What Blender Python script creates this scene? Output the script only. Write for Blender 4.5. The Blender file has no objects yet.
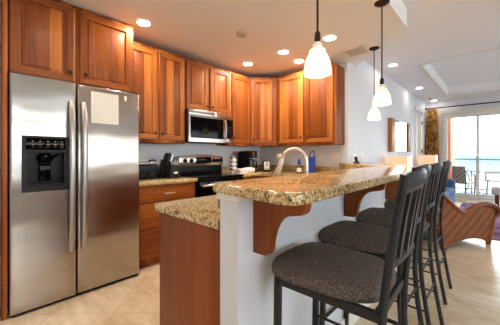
import bpy, bmesh, math, random
from mathutils import Vector, Matrix
random.seed(7)
PI = math.pi
SC = bpy.context.scene
COL = SC.collection

# ------------------------------------------------------------------ camera, sky, exposure
cam_d = bpy.data.cameras.new('camera')
cam = bpy.data.objects.new('camera', cam_d)
COL.objects.link(cam)
cam.location = (0, 0, 1.2)
cam.rotation_euler = (PI/2, 0, math.radians(43.203))
cam_d.sensor_width = 36.0
cam_d.lens = 263/500*36
cam_d.shift_y = -8/500
cam_d.clip_start = 0.02
cam_d.clip_end = 6000
SC.camera = cam

SKY_STRENGTH = 3.5
world = bpy.data.worlds.new('sky')
SC.world = world
world.use_nodes = True
_bg = world.node_tree.nodes['Background']
_bg.inputs[0].default_value = (0.90, 0.955, 1.0, 1)
_bg.inputs[1].default_value = SKY_STRENGTH

CAN_STRENGTH = 132.0
LIVING_CAN_STRENGTH = 26.0
BULB_STRENGTH = 22.0
PENDANT_STRENGTH = 0.20
TABLE_LAMP_STRENGTH = 0.5
WARM = (1.0, 0.87, 0.73)

SC.view_settings.view_transform = 'Standard'
SC.view_settings.look = 'None'
SC.view_settings.gamma = 1.0
SC.view_settings.use_curve_mapping = False
SC.view_settings.exposure = 1.36
SC.cycles.use_denoising = True
SC.cycles.max_bounces = 8
SC.cycles.diffuse_bounces = 5
SC.cycles.sample_clamp_indirect = 6.0
SC.cycles.caustics_reflective = False
SC.cycles.caustics_refractive = False

# ------------------------------------------------------------------ geometry helpers
def V(*a): return Vector(a)

class MB:
    """collects shapes into one mesh"""
    def __init__(self):
        self.bm = bmesh.new(); self.mi = 0
    def face(self, vs, mi=None):
        try:
            f = self.bm.faces.new(vs)
        except ValueError:
            return None
        f.material_index = self.mi if mi is None else mi
        return f
    def hexa(self, p, bev=0, seg=2, mi=None):
        vs = [self.bm.verts.new(q) for q in p]
        fs = [self.face([vs[i] for i in idx], mi) for idx in
              ((0, 3, 2, 1), (4, 5, 6, 7), (0, 1, 5, 4), (1, 2, 6, 5), (2, 3, 7, 6), (3, 0, 4, 7))]
        if bev > 0:
            es = list({e for f in fs for e in f.edges})
            r = bmesh.ops.bevel(self.bm, geom=es, offset=bev, segments=seg, profile=0.5, affect='EDGES')
            for f in r['faces']: f.material_index = self.mi if mi is None else mi
        return self
    def box(self, x0, x1, y0, y1, z0, z1, bev=0, seg=2, mi=None):
        if x1 < x0: x0, x1 = x1, x0
        if y1 < y0: y0, y1 = y1, y0
        if z1 < z0: z0, z1 = z1, z0
        return self.hexa([(x0, y0, z0), (x1, y0, z0), (x1, y1, z0), (x0, y1, z0),
                          (x0, y0, z1), (x1, y0, z1), (x1, y1, z1), (x0, y1, z1)], bev, seg, mi)
    def prism(self, pts, vec, bev=0, seg=2, mi=None):
        """closed polygon of 3D points pushed along vec"""
        vec = Vector(vec)
        a = [self.bm.verts.new(p) for p in pts]
        b = [self.bm.verts.new(Vector(p) + vec) for p in pts]
        n = len(pts)
        fs = [self.face(list(reversed(a)), mi), self.face(b, mi)]
        for i in range(n):
            fs.append(self.face([a[i], a[(i+1) % n], b[(i+1) % n], b[i]], mi))
        fs = [f for f in fs if f]
        bmesh.ops.recalc_face_normals(self.bm, faces=fs)
        if bev > 0:
            es = list({e for f in fs[:2] for e in f.edges})
            r = bmesh.ops.bevel(self.bm, geom=es, offset=bev, segments=seg, profile=0.5, affect='EDGES')
            for f in r['faces']: f.material_index = self.mi if mi is None else mi
        return self
    def tube(self, path, r, seg=10, caps=True, mi=None, flat=None, up=None):
        path = [Vector(p) for p in path]
        n = len(path)
        rad = r if isinstance(r, (list, tuple)) else [r]*n
        tang = []
        for i in range(n):
            t = path[min(i+1, n-1)] - path[max(i-1, 0)]
            tang.append(t.normalized())
        t0 = tang[0]
        ref = Vector(up) if up else (Vector((0, 0, 1)) if abs(t0.z) < 0.9 else Vector((1, 0, 0)))
        nrm = (ref - t0*ref.dot(t0)).normalized()
        rings = []
        for i in range(n):
            t = tang[i]
            nrm = (nrm - t*nrm.dot(t)).normalized()
            bn = t.cross(nrm)
            ring = []
            for k in range(seg):
                a = 2*PI*k/seg
                fx = 1.0 if flat is None else flat
                ring.append(self.bm.verts.new(path[i] + nrm*(math.cos(a)*rad[i]) + bn*(math.sin(a)*rad[i]*fx)))
            rings.append(ring)
        for i in range(n-1):
            for k in range(seg):
                self.face([rings[i][k], rings[i][(k+1) % seg], rings[i+1][(k+1) % seg], rings[i+1][k]], mi)
        if caps:
            self.face(list(reversed(rings[0])), mi); self.face(rings[-1], mi)
        return self
    def bar(self, path, w, t, up=(0, 0, 1), mi=None):
        """rectangular section swept on a path; w across (path x up), t along up"""
        path = [Vector(p) for p in path]; up = Vector(up); n = len(path); rings = []
        for i in range(n):
            tg = (path[min(i+1, n-1)] - path[max(i-1, 0)]).normalized()
            sd = tg.cross(up).normalized(); u2 = sd.cross(tg).normalized()
            rings.append([self.bm.verts.new(path[i] + sd*(a*w/2) + u2*(b*t/2)) for a, b in ((-1, -1), (1, -1), (1, 1), (-1, 1))])
        for i in range(n-1):
            for k in range(4):
                self.face([rings[i][k], rings[i][(k+1) % 4], rings[i+1][(k+1) % 4], rings[i+1][k]], mi)
        self.face(list(reversed(rings[0])), mi); self.face(rings[-1], mi)
        return self
    def lathe(self, prof, c=(0, 0, 0), seg=24, mi=None, axis='z', capb=True, capt=True):
        c = Vector(c); rings = []
        for r, z in prof:
            ring = []
            for k in range(seg):
                a = 2*PI*k/seg
                if axis == 'z': p = Vector((r*math.cos(a), r*math.sin(a), z))
                elif axis == 'x': p = Vector((z, r*math.cos(a), r*math.sin(a)))
                else: p = Vector((r*math.sin(a), z, r*math.cos(a)))
                ring.append(self.bm.verts.new(c + p))
            rings.append(ring)
        for i in range(len(rings)-1):
            for k in range(seg):
                self.face([rings[i][k], rings[i][(k+1) % seg], rings[i+1][(k+1) % seg], rings[i+1][k]], mi)
        if capb: self.face(list(reversed(rings[0])), mi)
        if capt: self.face(rings[-1], mi)
        return self
    def ball(self, c, rx, ry=None, rz=None, seg=16, mi=None):
        ry = ry or rx; rz = rz or rx
        n = seg//2
        prof = [(max(math.sin(PI*i/n), 0.001), -math.cos(PI*i/n)) for i in range(n+1)]
        c = Vector(c); rings = []
        for r, z in prof:
            rings.append([self.bm.verts.new(c + Vector((r*rx*math.cos(2*PI*k/seg), r*ry*math.sin(2*PI*k/seg), z*rz))) for k in range(seg)])
        for i in range(n):
            for k in range(seg):
                self.face([rings[i][k], rings[i][(k+1) % seg], rings[i+1][(k+1) % seg], rings[i+1][k]], mi)
        return self
    def grid(self, f, nu, nv, mi=None, closeu=False):
        vs = [[self.bm.verts.new(f(i/nu, j/nv)) for j in range(nv+1)] for i in range(nu+(0 if closeu else 1))]
        m = len(vs)
        for i in range(nu):
            for j in range(nv):
                self.face([vs[i][j], vs[(i+1) % m][j], vs[(i+1) % m][j+1], vs[i][j+1]], mi)
        return self
    def frame_plate(self, F, a0, a1, b0, b1, h, d0, d1, mi=None):
        """plate with a rectangular hole; F(a,b,d) -> point; h = (ha0,ha1,hb0,hb1)"""
        o = [(a0, b0), (a1, b0), (a1, b1), (a0, b1)]
        i_ = [(h[0], h[2]), (h[1], h[2]), (h[1], h[3]), (h[0], h[3])]
        vo = [[self.bm.verts.new(F(a, b, d)) for a, b in o] for d in (d0, d1)]
        vi = [[self.bm.verts.new(F(a, b, d)) for a, b in i_] for d in (d0, d1)]
        fs = []
        for k in range(4):
            k2 = (k+1) % 4
            fs.append(self.face([vo[1][k], vo[1][k2], vi[1][k2], vi[1][k]], mi))
            fs.append(self.face([vo[0][k2], vo[0][k], vi[0][k], vi[0][k2]], mi))
            fs.append(self.face([vo[0][k], vo[0][k2], vo[1][k2], vo[1][k]], mi))
            fs.append(self.face([vi[0][k2], vi[0][k], vi[1][k], vi[1][k2]], mi))
        bmesh.ops.recalc_face_normals(self.bm, faces=[f for f in fs if f])
        return self

def root_of(o):
    while o.parent: o = o.parent
    return o

def obj(name, mb, mats, parent=None, loc=None, smooth=35, recalc=True):
    """ONE mesh object; vertices are given in the frame where the root's origin was when built"""
    if recalc: bmesh.ops.recalc_face_normals(mb.bm, faces=mb.bm.faces[:])
    me = bpy.data.meshes.new(name)
    off = Vector(loc) if loc is not None else Vector((0, 0, 0))
    if parent is not None: off = Vector(root_of(parent).get('_o', (0, 0, 0)))
    if off.length > 0: bmesh.ops.translate(mb.bm, verts=mb.bm.verts[:], vec=-off)
    mb.bm.to_mesh(me); mb.bm.free()
    for m in (mats if isinstance(mats, (list, tuple)) else [mats]): me.materials.append(m)
    if smooth:
        me.polygons.foreach_set('use_smooth', [True]*len(me.polygons))
        me.set_sharp_from_angle(angle=math.radians(smooth))
    o = bpy.data.objects.new(name, me); COL.objects.link(o)
    if parent is not None: o.parent = parent
    else: o.location = off
    return o

def tag(o, label, cat, group=None):
    o['label'] = label; o['category'] = cat
    if group: o['group'] = group
    return o

ROOTS = []
def thing(name, label, cat, loc=(0, 0, 0), group=None):
    o = bpy.data.objects.new(name, None); COL.objects.link(o)
    o.empty_display_size = 0.05
    o.location = loc; o['_o'] = tuple(float(q) for q in loc)
    ROOTS.append(o)
    return tag(o, label, cat, group)

def struct(name, mb, mats, parent=None, smooth=35):
    o = obj(name, mb, mats, parent, smooth=smooth)
    if parent is None: o['kind'] = 'structure'
    return o

def kids(o): return [c for c in COL.objects if c.parent == o]
def dup(root, loc, label=None, rotz=None):
    r = root.copy(); COL.objects.link(r); r.location = loc
    if rotz is not None: r.rotation_euler = (0, 0, rotz)
    if label: r['label'] = label
    for ch in kids(root):
        c = ch.copy(); COL.objects.link(c); c.parent = r
        for g in kids(ch):
            d = g.copy(); COL.objects.link(d); d.parent = c
    return r

# ------------------------------------------------------------------ material helpers
def srgb(r, g, b):
    def f(c):
        c /= 255.0
        return c/12.92 if c <= 0.04045 else ((c+0.055)/1.055)**2.4
    return (f(r), f(g), f(b), 1)

class NT:
    def __init__(self, name):
        self.m = bpy.data.materials.new(name); self.m.use_nodes = True
        self.t = self.m.node_tree; self.b = self.t.nodes['Principled BSDF']; self.out = self.t.nodes['Material Output']
    def n(self, kind, **kw):
        x = self.t.nodes.new(kind)
        for k, v in kw.items():
            if k.startswith('i_'): x.inputs[k[2:].replace('_', ' ')].default_value = v
            else: setattr(x, k, v)
        return x
    def l(self, a, b): self.t.links.new(a, b)
    def ramp(self, fac, stops, interp='LINEAR'):
        r = self.n('ShaderNodeValToRGB'); r.color_ramp.interpolation = interp
        e = r.color_ramp.elements
        while len(e) < len(stops): e.new(0.5)
        for i, (p, c) in enumerate(stops):
            e[i].position = p; e[i].color = c
        self.l(fac, r.inputs[0]); return r.outputs[0]
    def math(self, op, a, b=None, c=None):
        x = self.n('ShaderNodeMath', operation=op)
        for i, q in enumerate((a, b, c)):
            if q is None: continue
            if isinstance(q, (int, float)): x.inputs[i].default_value = q
            else: self.l(q, x.inputs[i])
        return x.outputs[0]
    def mix(self, fac, a, b, blend='MIX'):
        x = self.n('ShaderNodeMix', data_type='RGBA', blend_type=blend)
        for sock, q in ((x.inputs[0], fac), (x.inputs[6], a), (x.inputs[7], b)):
            if isinstance(q, (int, float)): sock.default_value = q
            elif isinstance(q, tuple): sock.default_value = q
            else: self.l(q, sock)
        return x.outputs[2]
    def coord(self, which='Object'):
        return self.n('ShaderNodeTexCoord').outputs[which]
    def mapping(self, vec, scale=(1, 1, 1), rot=(0, 0, 0), loc=(0, 0, 0)):
        x = self.n('ShaderNodeMapping'); self.l(vec, x.inputs[0])
        x.inputs['Scale'].default_value = scale; x.inputs['Rotation'].default_value = rot; x.inputs['Location'].default_value = loc
        return x.outputs[0]
    def noise(self, vec, scale, detail=3, rough=0.55, dist=0.0):
        x = self.n('ShaderNodeTexNoise'); self.l(vec, x.inputs['Vector'])
        x.inputs['Scale'].default_value = scale; x.inputs['Detail'].default_value = detail
        x.inputs['Roughness'].default_value = rough; x.inputs['Distortion'].default_value = dist
        return x.outputs[0]
    def bump(self, h, strength=0.2, dist=0.01):
        x = self.n('ShaderNodeBump'); x.inputs['Strength'].default_value = strength; x.inputs['Distance'].default_value = dist
        self.l(h, x.inputs['Height']); self.l(x.outputs[0], self.b.inputs['Normal'])
    def set(self, color=None, rough=None, metal=None, spec=None, coat=None):
        b = self.b.inputs
        if color is not None:
            if isinstance(color, tuple): b['Base Color'].default_value = color
            else: self.l(color, b['Base Color'])
        if rough is not None:
            if isinstance(rough, (int, float)): b['Roughness'].default_value = rough
            else: self.l(rough, b['Roughness'])
        if metal is not None: b['Metallic'].default_value = metal
        if spec is not None: b['Specular IOR Level'].default_value = spec
        if coat is not None: b['Coat Weight'].default_value = coat
        return self.m

def plain(name, rgb, rough=0.5, metal=0.0, spec=0.5, vary=0.05, scale=30):
    """a paint / plastic / metal colour with a faint mottling"""
    k = NT(name); c = srgb(*rgb)
    f = k.noise(k.coord(), scale, 2)
    lo = tuple(q*(1-vary) for q in c[:3])+(1,); hi = tuple(min(1, q*(1+vary)) for q in c[:3])+(1,)
    return k.set(k.mix(f, lo, hi), rough, metal, spec)

def wood(name, horiz=False, tones=((82, 36, 12), (146, 77, 28), (196, 122, 56)), board=0.085, rough=0.42, spread=0.56):
    k = NT(name)
    geo = k.coord('Object')
    rnd = k.n('ShaderNodeObjectInfo').outputs['Random']
    sep = k.n('ShaderNodeSeparateXYZ'); k.l(geo, sep.inputs[0])
    lat = k.math('ADD', sep.outputs[0], sep.outputs[1])
    z = sep.outputs[2]
    if horiz: lat, z = z, lat
    cell = k.math('FLOOR', k.math('DIVIDE', k.math('ADD', lat, k.math('MULTIPLY', rnd, 3.7)), board))
    wn = k.n('ShaderNodeTexWhiteNoise', noise_dimensions='2D')
    cv = k.n('ShaderNodeCombineXYZ'); k.l(cell, cv.inputs[0]); k.l(k.math('MULTIPLY', rnd, 91.0), cv.inputs[1])
    k.l(cv.outputs[0], wn.inputs['Vector'])
    gv = k.n('ShaderNodeCombineXYZ')
    k.l(k.math('MULTIPLY', lat, 38.0), gv.inputs[0]); k.l(k.math('MULTIPLY', z, 2.2), gv.inputs[1])
    k.l(k.math('ADD', k.math('MULTIPLY', cell, 3.1), k.math('MULTIPLY', rnd, 50.0)), gv.inputs[2])
    g = k.noise(gv.outputs[0], 1.0, 5, 0.6, 0.6)
    tone = k.math('ADD', k.math('MULTIPLY', wn.outputs[0], spread), k.math('MULTIPLY', g, 0.62))
    tone = k.math('SUBTRACT', tone, 0.12-(0.66-spread)*0.55)
    col = k.ramp(tone, [(0.12, srgb(*tones[0])), (0.5, srgb(*tones[1])), (0.9, srgb(*tones[2]))])
    k.bump(g, 0.05, 0.003)
    return k.set(col, rough, 0, 0.25, 0.0)

M = {}
M['wood_v'] = wood('cherry_wood_upright_grain')
M['wood_h'] = wood('cherry_wood_level_grain', True, board=0.21, spread=0.3)
M['wood_panel'] = wood('cherry_veneer_panel', False, ((116, 56, 22), (136, 70, 29), (154, 84, 37)), 0.11, 0.42)
M['wood_dark'] = wood('dark_stained_wood', False, ((70, 34, 18), (92, 46, 24), (110, 58, 32)), 0.2, 0.45)
M['oak'] = wood('honey_oak_wood', False, ((124, 78, 40), (150, 98, 54), (172, 118, 70)), 0.2, 0.4)

def granite():
    k = NT('gold_speckled_granite'); c = k.coord()
    big = k.noise(c, 7, 3, 0.5)
    n1 = k.noise(c, 70, 4, 0.62, 0.3)
    n2 = k.noise(k.mapping(c, loc=(3.1, 7.7, 1.3)), 120, 3, 0.6)
    col = k.ramp(k.math('ADD', k.math('MULTIPLY', n1, 0.75), k.math('MULTIPLY', big, 0.25)),
                 [(0.38, srgb(92, 70, 42)), (0.43, srgb(158, 124, 74)), (0.48, srgb(200, 168, 110)), (0.56, srgb(216, 192, 142)), (0.66, srgb(238, 226, 196))])
    dark = k.ramp(n2, [(0.585, (0, 0, 0, 1)), (0.63, (1, 1, 1, 1))])
    col = k.mix(dark, col, srgb(64, 46, 32))
    return k.set(col, 0.10, 0, 0.5)
M['granite'] = granite()

def steel(name, rgb=(174, 167, 160), rough=0.30, horiz=True):
    k = NT(name); c = k.coord()
    s = (1, 1, 420) if horiz else (420, 420, 1)
    n = k.noise(k.mapping(c, s), 1.0, 2, 0.5)
    col = k.mix(n, srgb(*[q-1 for q in rgb]), srgb(*rgb))
    r = k.math('ADD', k.math('MULTIPLY', n, 0.012), rough-0.006)
    k.b.inputs['Anisotropic'].default_value = 0.5
    if horiz: k.bump(k.noise(k.mapping(c, (1, 1.6, 5)), 1.0, 1, 0.4), 0.35, 0.02)
    return k.set(col, r, 1.0)
M['steel'] = steel('brushed_stainless_steel', rough=0.22)
M['steel_v'] = steel('brushed_steel_bar', (178, 174, 170), 0.36, False)
M['nickel'] = plain('satin_nickel', (222, 212, 198), 0.42, 1.0)
M['bronze'] = plain('dark_bronze_metal', (62, 46, 36), 0.4, 0.8)
M['black_metal'] = plain('black_powder_coated_metal', (25, 25, 27), 0.42, 0.0, 0.4)
M['black_plastic'] = plain('black_plastic', (7, 7, 8), 0.35, 0.0, 0.2)
M['black_gloss'] = plain('black_glass', (6, 6, 7), 0.06, 0.0, 0.10)
M['charcoal'] = plain('charcoal_plastic', (29, 28, 28), 0.45, 0.0, 0.25)
M['white_plastic'] = plain('white_plastic', (232, 230, 224), 0.4)
M['white_cloth'] = plain('white_cotton', (236, 230, 226), 0.9, vary=0.06)
M['white_paint'] = plain('white_gloss_paint', (236, 235, 232), 0.35)
M['trim_warm'] = plain('cream_trim_paint', (232, 222, 206), 0.45)
M['blue_cloth'] = plain('royal_blue_cloth', (28, 62, 158), 0.7, vary=0.15)
M['blue_sofa'] = plain('slate_blue_upholstery', (76, 104, 142), 0.9, vary=0.12)
M['vent_slat'] = plain('tan_vent_slats', (205, 190, 176), 0.7)
M['vent_back'] = plain('taupe_vent_backing', (150, 136, 124), 0.7)
M['brass'] = plain('brass', (190, 140, 60), 0.3, 1.0)
M['beige_cord'] = plain('beige_cord', (214, 190, 150), 0.7)
M['stucco'] = plain('terracotta_stucco', (214, 140, 104), 0.9, vary=0.12, scale=60)
M['teal_metal'] = plain('teal_painted_metal', (70, 104, 108), 0.5)
M['patio_dark'] = plain('dark_patio_metal', (58, 60, 66), 0.5)
M['sling'] = plain('pale_sling_fabric', (226, 226, 222), 0.9)
M['tan_cloth'] = plain('tan_lattice_fabric', (150, 146, 138), 0.9)

def paint(name, rgb, bump=0.06, scale=140, rough=0.6):
    k = NT(name); c = k.coord()
    n = k.noise(c, scale, 3)
    big = k.noise(c, 1.3, 2)
    col = k.mix(big, srgb(*[q-4 for q in rgb]), srgb(*rgb))
    k.bump(n, bump, 0.004)
    return k.set(col, rough, 0, 0.35)
M['wall'] = paint('pale_grey_wall_paint', (224, 226, 232))
M['wall_bar'] = paint('white_bar_wall_paint', (222, 224, 230), 0.05)
M['ceiling'] = paint('textured_ceiling_paint', (246, 244, 246), 0.35, 60, 0.8)

def tiles():
    k = NT('travertine_floor_tile'); c = k.coord()
    m = k.mapping(c, rot=(0, 0, math.radians(45)), loc=(0.18, 0.05, 0))
    br = k.n('ShaderNodeTexBrick'); br.offset = 0.0; br.squash = 1.0
    k.l(m, br.inputs['Vector'])
    br.inputs['Scale'].default_value = 1.0
    br.inputs['Brick Width'].default_value = 0.46; br.inputs['Row Height'].default_value = 0.46
    br.inputs['Mortar Size'].default_value = 0.004; br.inputs['Mortar Smooth'].default_value = 0.2; br.inputs['Bias'].default_value = 0
    br.inputs['Color1'].default_value = (0.2, 0.2, 0.2, 1); br.inputs['Color2'].default_value = (0.8, 0.8, 0.8, 1); br.inputs['Mortar'].default_value = (0.5, 0.5, 0.5, 1)
    n = k.noise(c, 3.2, 6, 0.62, 0.6)
    n2 = k.noise(k.mapping(c, (3, 14, 1), rot=(0, 0, math.radians(45))), 1.0, 5, 0.6, 0.8)
    t = k.math('ADD', k.math('MULTIPLY', n, 0.55), k.math('MULTIPLY', n2, 0.45))
    bw = k.n('ShaderNodeRGBToBW'); k.l(br.outputs['Color'], bw.inputs[0])
    t = k.math('ADD', t, k.math('MULTIPLY', k.math('SUBTRACT', bw.outputs[0], 0.5), 0.12))
    col = k.ramp(t, [(0.34, srgb(204, 176, 142)), (0.5, srgb(224, 202, 170)), (0.66, srgb(238, 222, 196))])
    col = k.mix(br.outputs['Fac'], col, srgb(204, 180, 150))
    k.bump(k.math('SUBTRACT', 1.0, br.outputs['Fac']), 0.15, 0.002)
    return k.set(col, 0.22, 0, 0.5)
M['tiles'] = tiles()

def tweed():
    k = NT('brown_grey_tweed'); c = k.coord()
    n1 = k.noise(k.mapping(c, (130, 420, 130)), 1.0, 3, 0.7)
    n2 = k.noise(k.mapping(c, (330, 120, 330)), 1.0, 2, 0.6)
    t = k.math('ADD', k.math('MULTIPLY', n1, 0.65), k.math('MULTIPLY', n2, 0.35))
    col = k.ramp(t, [(0.36, srgb(54, 46, 44)), (0.5, srgb(90, 80, 76)), (0.64, srgb(140, 128, 120))])
    k.bump(t, 0.3, 0.002)
    return k.set(col, 0.95, 0, 0.2)
M['tweed'] = tweed()

def wicker():
    k = NT('woven_brown_wicker'); c = k.coord()
    def wv(rot, sc):
        w = k.n('ShaderNodeTexWave', wave_type='BANDS', bands_direction='X')
        k.l(k.mapping(c, rot=(0, rot, 0)), w.inputs['Vector']); w.inputs['Scale'].default_value = sc; w.inputs['Distortion'].default_value = 0.6
        return w.outputs[1]
    a = wv(math.radians(38), 12); b = wv(math.radians(-52), 3)
    t = k.math('MULTIPLY', a, k.math('ADD', 0.4, k.math('MULTIPLY', b, 0.6)))
    n = k.noise(c, 5, 3)
    t2 = k.math('ADD', k.math('MULTIPLY', t, 0.7), k.math('MULTIPLY', n, 0.35))
    col = k.ramp(t2, [(0.15, srgb(78, 36, 8)), (0.45, srgb(128, 66, 18)), (0.8, srgb(168, 98, 34))])
    k.bump(t, 0.6, 0.008)
    return k.set(col, 0.5, 0, 0.4)
M['wicker'] = wicker()
M['wicker_frame'] = wood('brown_rattan_pole', False, ((88, 42, 12), (120, 62, 20), (146, 82, 32)), 0.3, 0.35)

def curtain_m():
    k = NT('patterned_gold_curtain'); c = k.coord()
    v = k.n('ShaderNodeTexVoronoi', feature='F1'); k.l(k.mapping(c, (1, 1, 0.7)), v.inputs['Vector']); v.inputs['Scale'].default_value = 21
    n = k.noise(c, 14, 3)
    bw = k.n('ShaderNodeRGBToBW'); k.l(v.outputs['Color'], bw.inputs[0])
    t = k.math('ADD', k.math('MULTIPLY', bw.outputs[0], 0.7), k.math('MULTIPLY', n, 0.4))
    col = k.ramp(t, [(0.25, srgb(96, 62, 34)), (0.33, srgb(178, 122, 56)), (0.52, srgb(218, 160, 78)), (0.68, srgb(232, 196, 128)), (0.80, srgb(150, 116, 66))], 'CONSTANT')
    return k.set(col, 0.85, 0, 0.2)
M['curtain'] = curtain_m()

def rug_m():
    k = NT('purple_patterned_rug'); c = k.coord()
    v = k.n('ShaderNodeTexVoronoi', feature='F1'); k.l(c, v.inputs['Vector']); v.inputs['Scale'].default_value = 7
    n = k.noise(c, 22, 3)
    bw = k.n('ShaderNodeRGBToBW'); k.l(v.outputs['Color'], bw.inputs[0])
    t = k.math('ADD', k.math('MULTIPLY', bw.outputs[0], 0.6), k.math('MULTIPLY', n, 0.4))
    col = k.ramp(t, [(0.3, srgb(96, 60, 92)), (0.5, srgb(138, 96, 128)), (0.7, srgb(176, 146, 166))])
    return k.set(col, 0.95, 0, 0.1)
M['rug'] = rug_m()

def glow(name, rgb, strength, base=(0.9, 0.85, 0.75, 1)):
    k = NT(name); c = k.coord()
    k.set(base, 0.35)
    k.b.inputs['Emission Color'].default_value = (*rgb, 1); k.b.inputs['Emission Strength'].default_value = strength
    return k.m
M['can_lens'] = glow('downlight_lens', WARM, CAN_STRENGTH)
M['living_lens'] = glow('living_downlight_lens', (1.0, 0.91, 0.80), LIVING_CAN_STRENGTH)
def frosted():
    k = NT('lit_frosted_glass')
    df = k.n('ShaderNodeBsdfDiffuse'); df.inputs[0].default_value = (0.85, 0.78, 0.62, 1)
    tl = k.n('ShaderNodeBsdfTranslucent'); tl.inputs[0].default_value = (0.92, 0.84, 0.66, 1)
    em = k.n('ShaderNodeEmission'); em.inputs[0].default_value = (1.0, 0.80, 0.50, 1); em.inputs[1].default_value = PENDANT_STRENGTH
    m1 = k.n('ShaderNodeMixShader'); m1.inputs[0].default_value = 0.5; k.l(df.outputs[0], m1.inputs[1]); k.l(tl.outputs[0], m1.inputs[2])
    ad = k.n('ShaderNodeAddShader'); k.l(m1.outputs[0], ad.inputs[0]); k.l(em.outputs[0], ad.inputs[1]); k.l(ad.outputs[0], k.out.inputs[0])
    return k.m
M['pendant_glass'] = frosted()
M['bulb'] = glow('lit_bulb', (1.0, 0.84, 0.62), BULB_STRENGTH)
M['lamp_shade'] = glow('lit_linen_shade', (1.0, 0.62, 0.36), TABLE_LAMP_STRENGTH*0.70, (0.26, 0.17, 0.10, 1))

def glass(name, tint=(0.96, 0.98, 0.98, 1), f=0.06):
    k = NT(name); t = k.t
    tr = k.n('ShaderNodeBsdfTransparent'); tr.inputs[0].default_value = tint
    gl = k.n('ShaderNodeBsdfGlossy'); gl.inputs['Roughness'].default_value = 0.02
    fr = k.n('ShaderNodeFresnel'); fr.inputs[0].default_value = 1.45
    mx = k.n('ShaderNodeMixShader'); k.l(fr.outputs[0], mx.inputs[0]); k.l(tr.outputs[0], mx.inputs[1]); k.l(gl.outputs[0], mx.inputs[2])
    k.l(mx.outputs[0], k.out.inputs[0])
    return k.m
M['glass'] = glass('clear_window_glass')
M['clear_plastic'] = glass('clear_bottle_plastic', (0.86, 0.90, 0.94, 1))
def mirror_m():
    k = NT('mirror_silver'); n = k.noise(k.coord(), 3, 1)
    return k.set(k.mix(n, (0.93, 0.94, 0.95, 1), (0.95, 0.96, 0.97, 1)), 0.02, 1.0)
M['mirror'] = mirror_m()

def sea_m():
    k = NT('sea_water'); c = k.coord()
    sep = k.n('ShaderNodeSeparateXYZ'); k.l(c, sep.inputs[0])
    n = k.noise(k.mapping(c, (0.004, 0.02, 1)), 1.0, 5, 0.65)
    y = sep.outputs[1]
    shal = k.ramp(k.math('DIVIDE', y, 1600.0), [(0.0, (1, 1, 1, 1)), (0.25, (0.75, 0.75, 0.75, 1)), (0.6, (0.15, 0.15, 0.15, 1)), (1.0, (0, 0, 0, 1))])
    base = k.mix(shal, (0.075, 0.112, 0.125, 1), (0.125, 0.145, 0.15, 1))
    foam = k.ramp(n, [(0.5, (0, 0, 0, 1)), (0.62, (1, 1, 1, 1))])
    ff = k.math('MULTIPLY', foam, k.math('MULTIPLY', shal, 0.7))
    return k.set(k.mix(ff, base, (0.17, 0.175, 0.175, 1)), 0.9, 0, 0.05)
M['sea'] = sea_m()
M['sand'] = plain('pale_beach_sand', (124, 121, 116), 0.95, vary=0.08, scale=0.05)
def deck_m():
    k = NT('balcony_deck_boards'); c = k.coord()
    w = k.n('ShaderNodeTexWave', wave_type='BANDS', bands_direction='X'); k.l(c, w.inputs['Vector']); w.inputs['Scale'].default_value = 2.2
    col = k.ramp(w.outputs[1], [(0.0, srgb(70, 82, 98)), (0.2, srgb(100, 114, 132)), (1.0, srgb(112, 126, 144))])
    return k.set(col, 0.7)
M['deck'] = deck_m()
def note_m():
    k = NT('printed_notice_paper'); c = k.coord()
    w = k.n('ShaderNodeTexWave', wave_type='BANDS', bands_direction='Z'); k.l(c, w.inputs['Vector']); w.inputs['Scale'].default_value = 16; w.inputs['Distortion'].default_value = 2.0; w.inputs['Detail Scale'].default_value = 9
    n = k.noise(c, 55, 2)
    t = k.math('MULTIPLY', w.outputs[1], n)
    return k.set(k.ramp(t, [(0.2, srgb(230, 226, 216)), (0.7, srgb(212, 206, 196))]), 0.8)
M['note'] = note_m()

# ================================================================== THE SETTING
WL, WB, WX, WF = -3.23, 3.71, -1.56, 9.30     # kitchen wall, kitchen back wall, living wall, far wall
CK, CL = 2.53, 2.73                            # kitchen and living ceilings

m = MB(); m.box(-3.4, 4.15, -2.65, 9.44, -0.12, 0.0); struct('floor', m, M['tiles'], smooth=0)
m = MB(); m.box(-3.37, WL, 0.15, 3.85, 0, 3.0); struct('wall_left', m, M['wall'], smooth=0)
m = MB(); m.box(-3.37, -2.615, -2.62, 0.148, 0, 3.0); struct('wall_pantry', m, M['wall'], smooth=0)
m = MB(); m.box(WL, WX, WB, 3.85, 0, 3.0); struct('wall_back', m, M['wall'], smooth=0)
m = MB(); m.box(-1.70, WX, 3.85, 8.0, 0, 3.0); m.box(-1.70, WX, 8.86, 9.44, 0, 3.0); m.box(-1.70, WX, 8.0, 8.86, 2.28, 3.0)
struct('wall_living', m, M['wall'], smooth=0)
DX0, DX1, DZ = -1.12, 2.0, 2.34
m = MB(); m.box(WX, DX0, WF, 9.44, 0, 3.0); m.box(DX0, DX1, WF, 9.44, DZ, 3.0); m.box(DX1, 4.12, WF, 9.44, 0, 3.0)
struct('wall_far', m, M['wall'], smooth=0)
WY = [(-2.3, 1.2), (1.45, 4.95), (5.2, 9.0)]
m = MB(); ys = [-2.62]
for a, b in WY: ys += [a, b]
ys.append(9.44)
for i in range(0, len(ys), 2): m.box(4.0, 4.14, ys[i], ys[i+1], 0, 3.0)
for a, b in WY: m.box(4.0, 4.14, a, b, 0, 0.95); m.box(4.0, 4.14, a, b, 2.3, 3.0)
struct('wall_right', m, M['wall'], smooth=0)
m = MB(); m.box(-2.615, 4.0, -2.64, -2.5, 0, 3.0); struct('wall_front', m, M['wall'], smooth=0)

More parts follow.
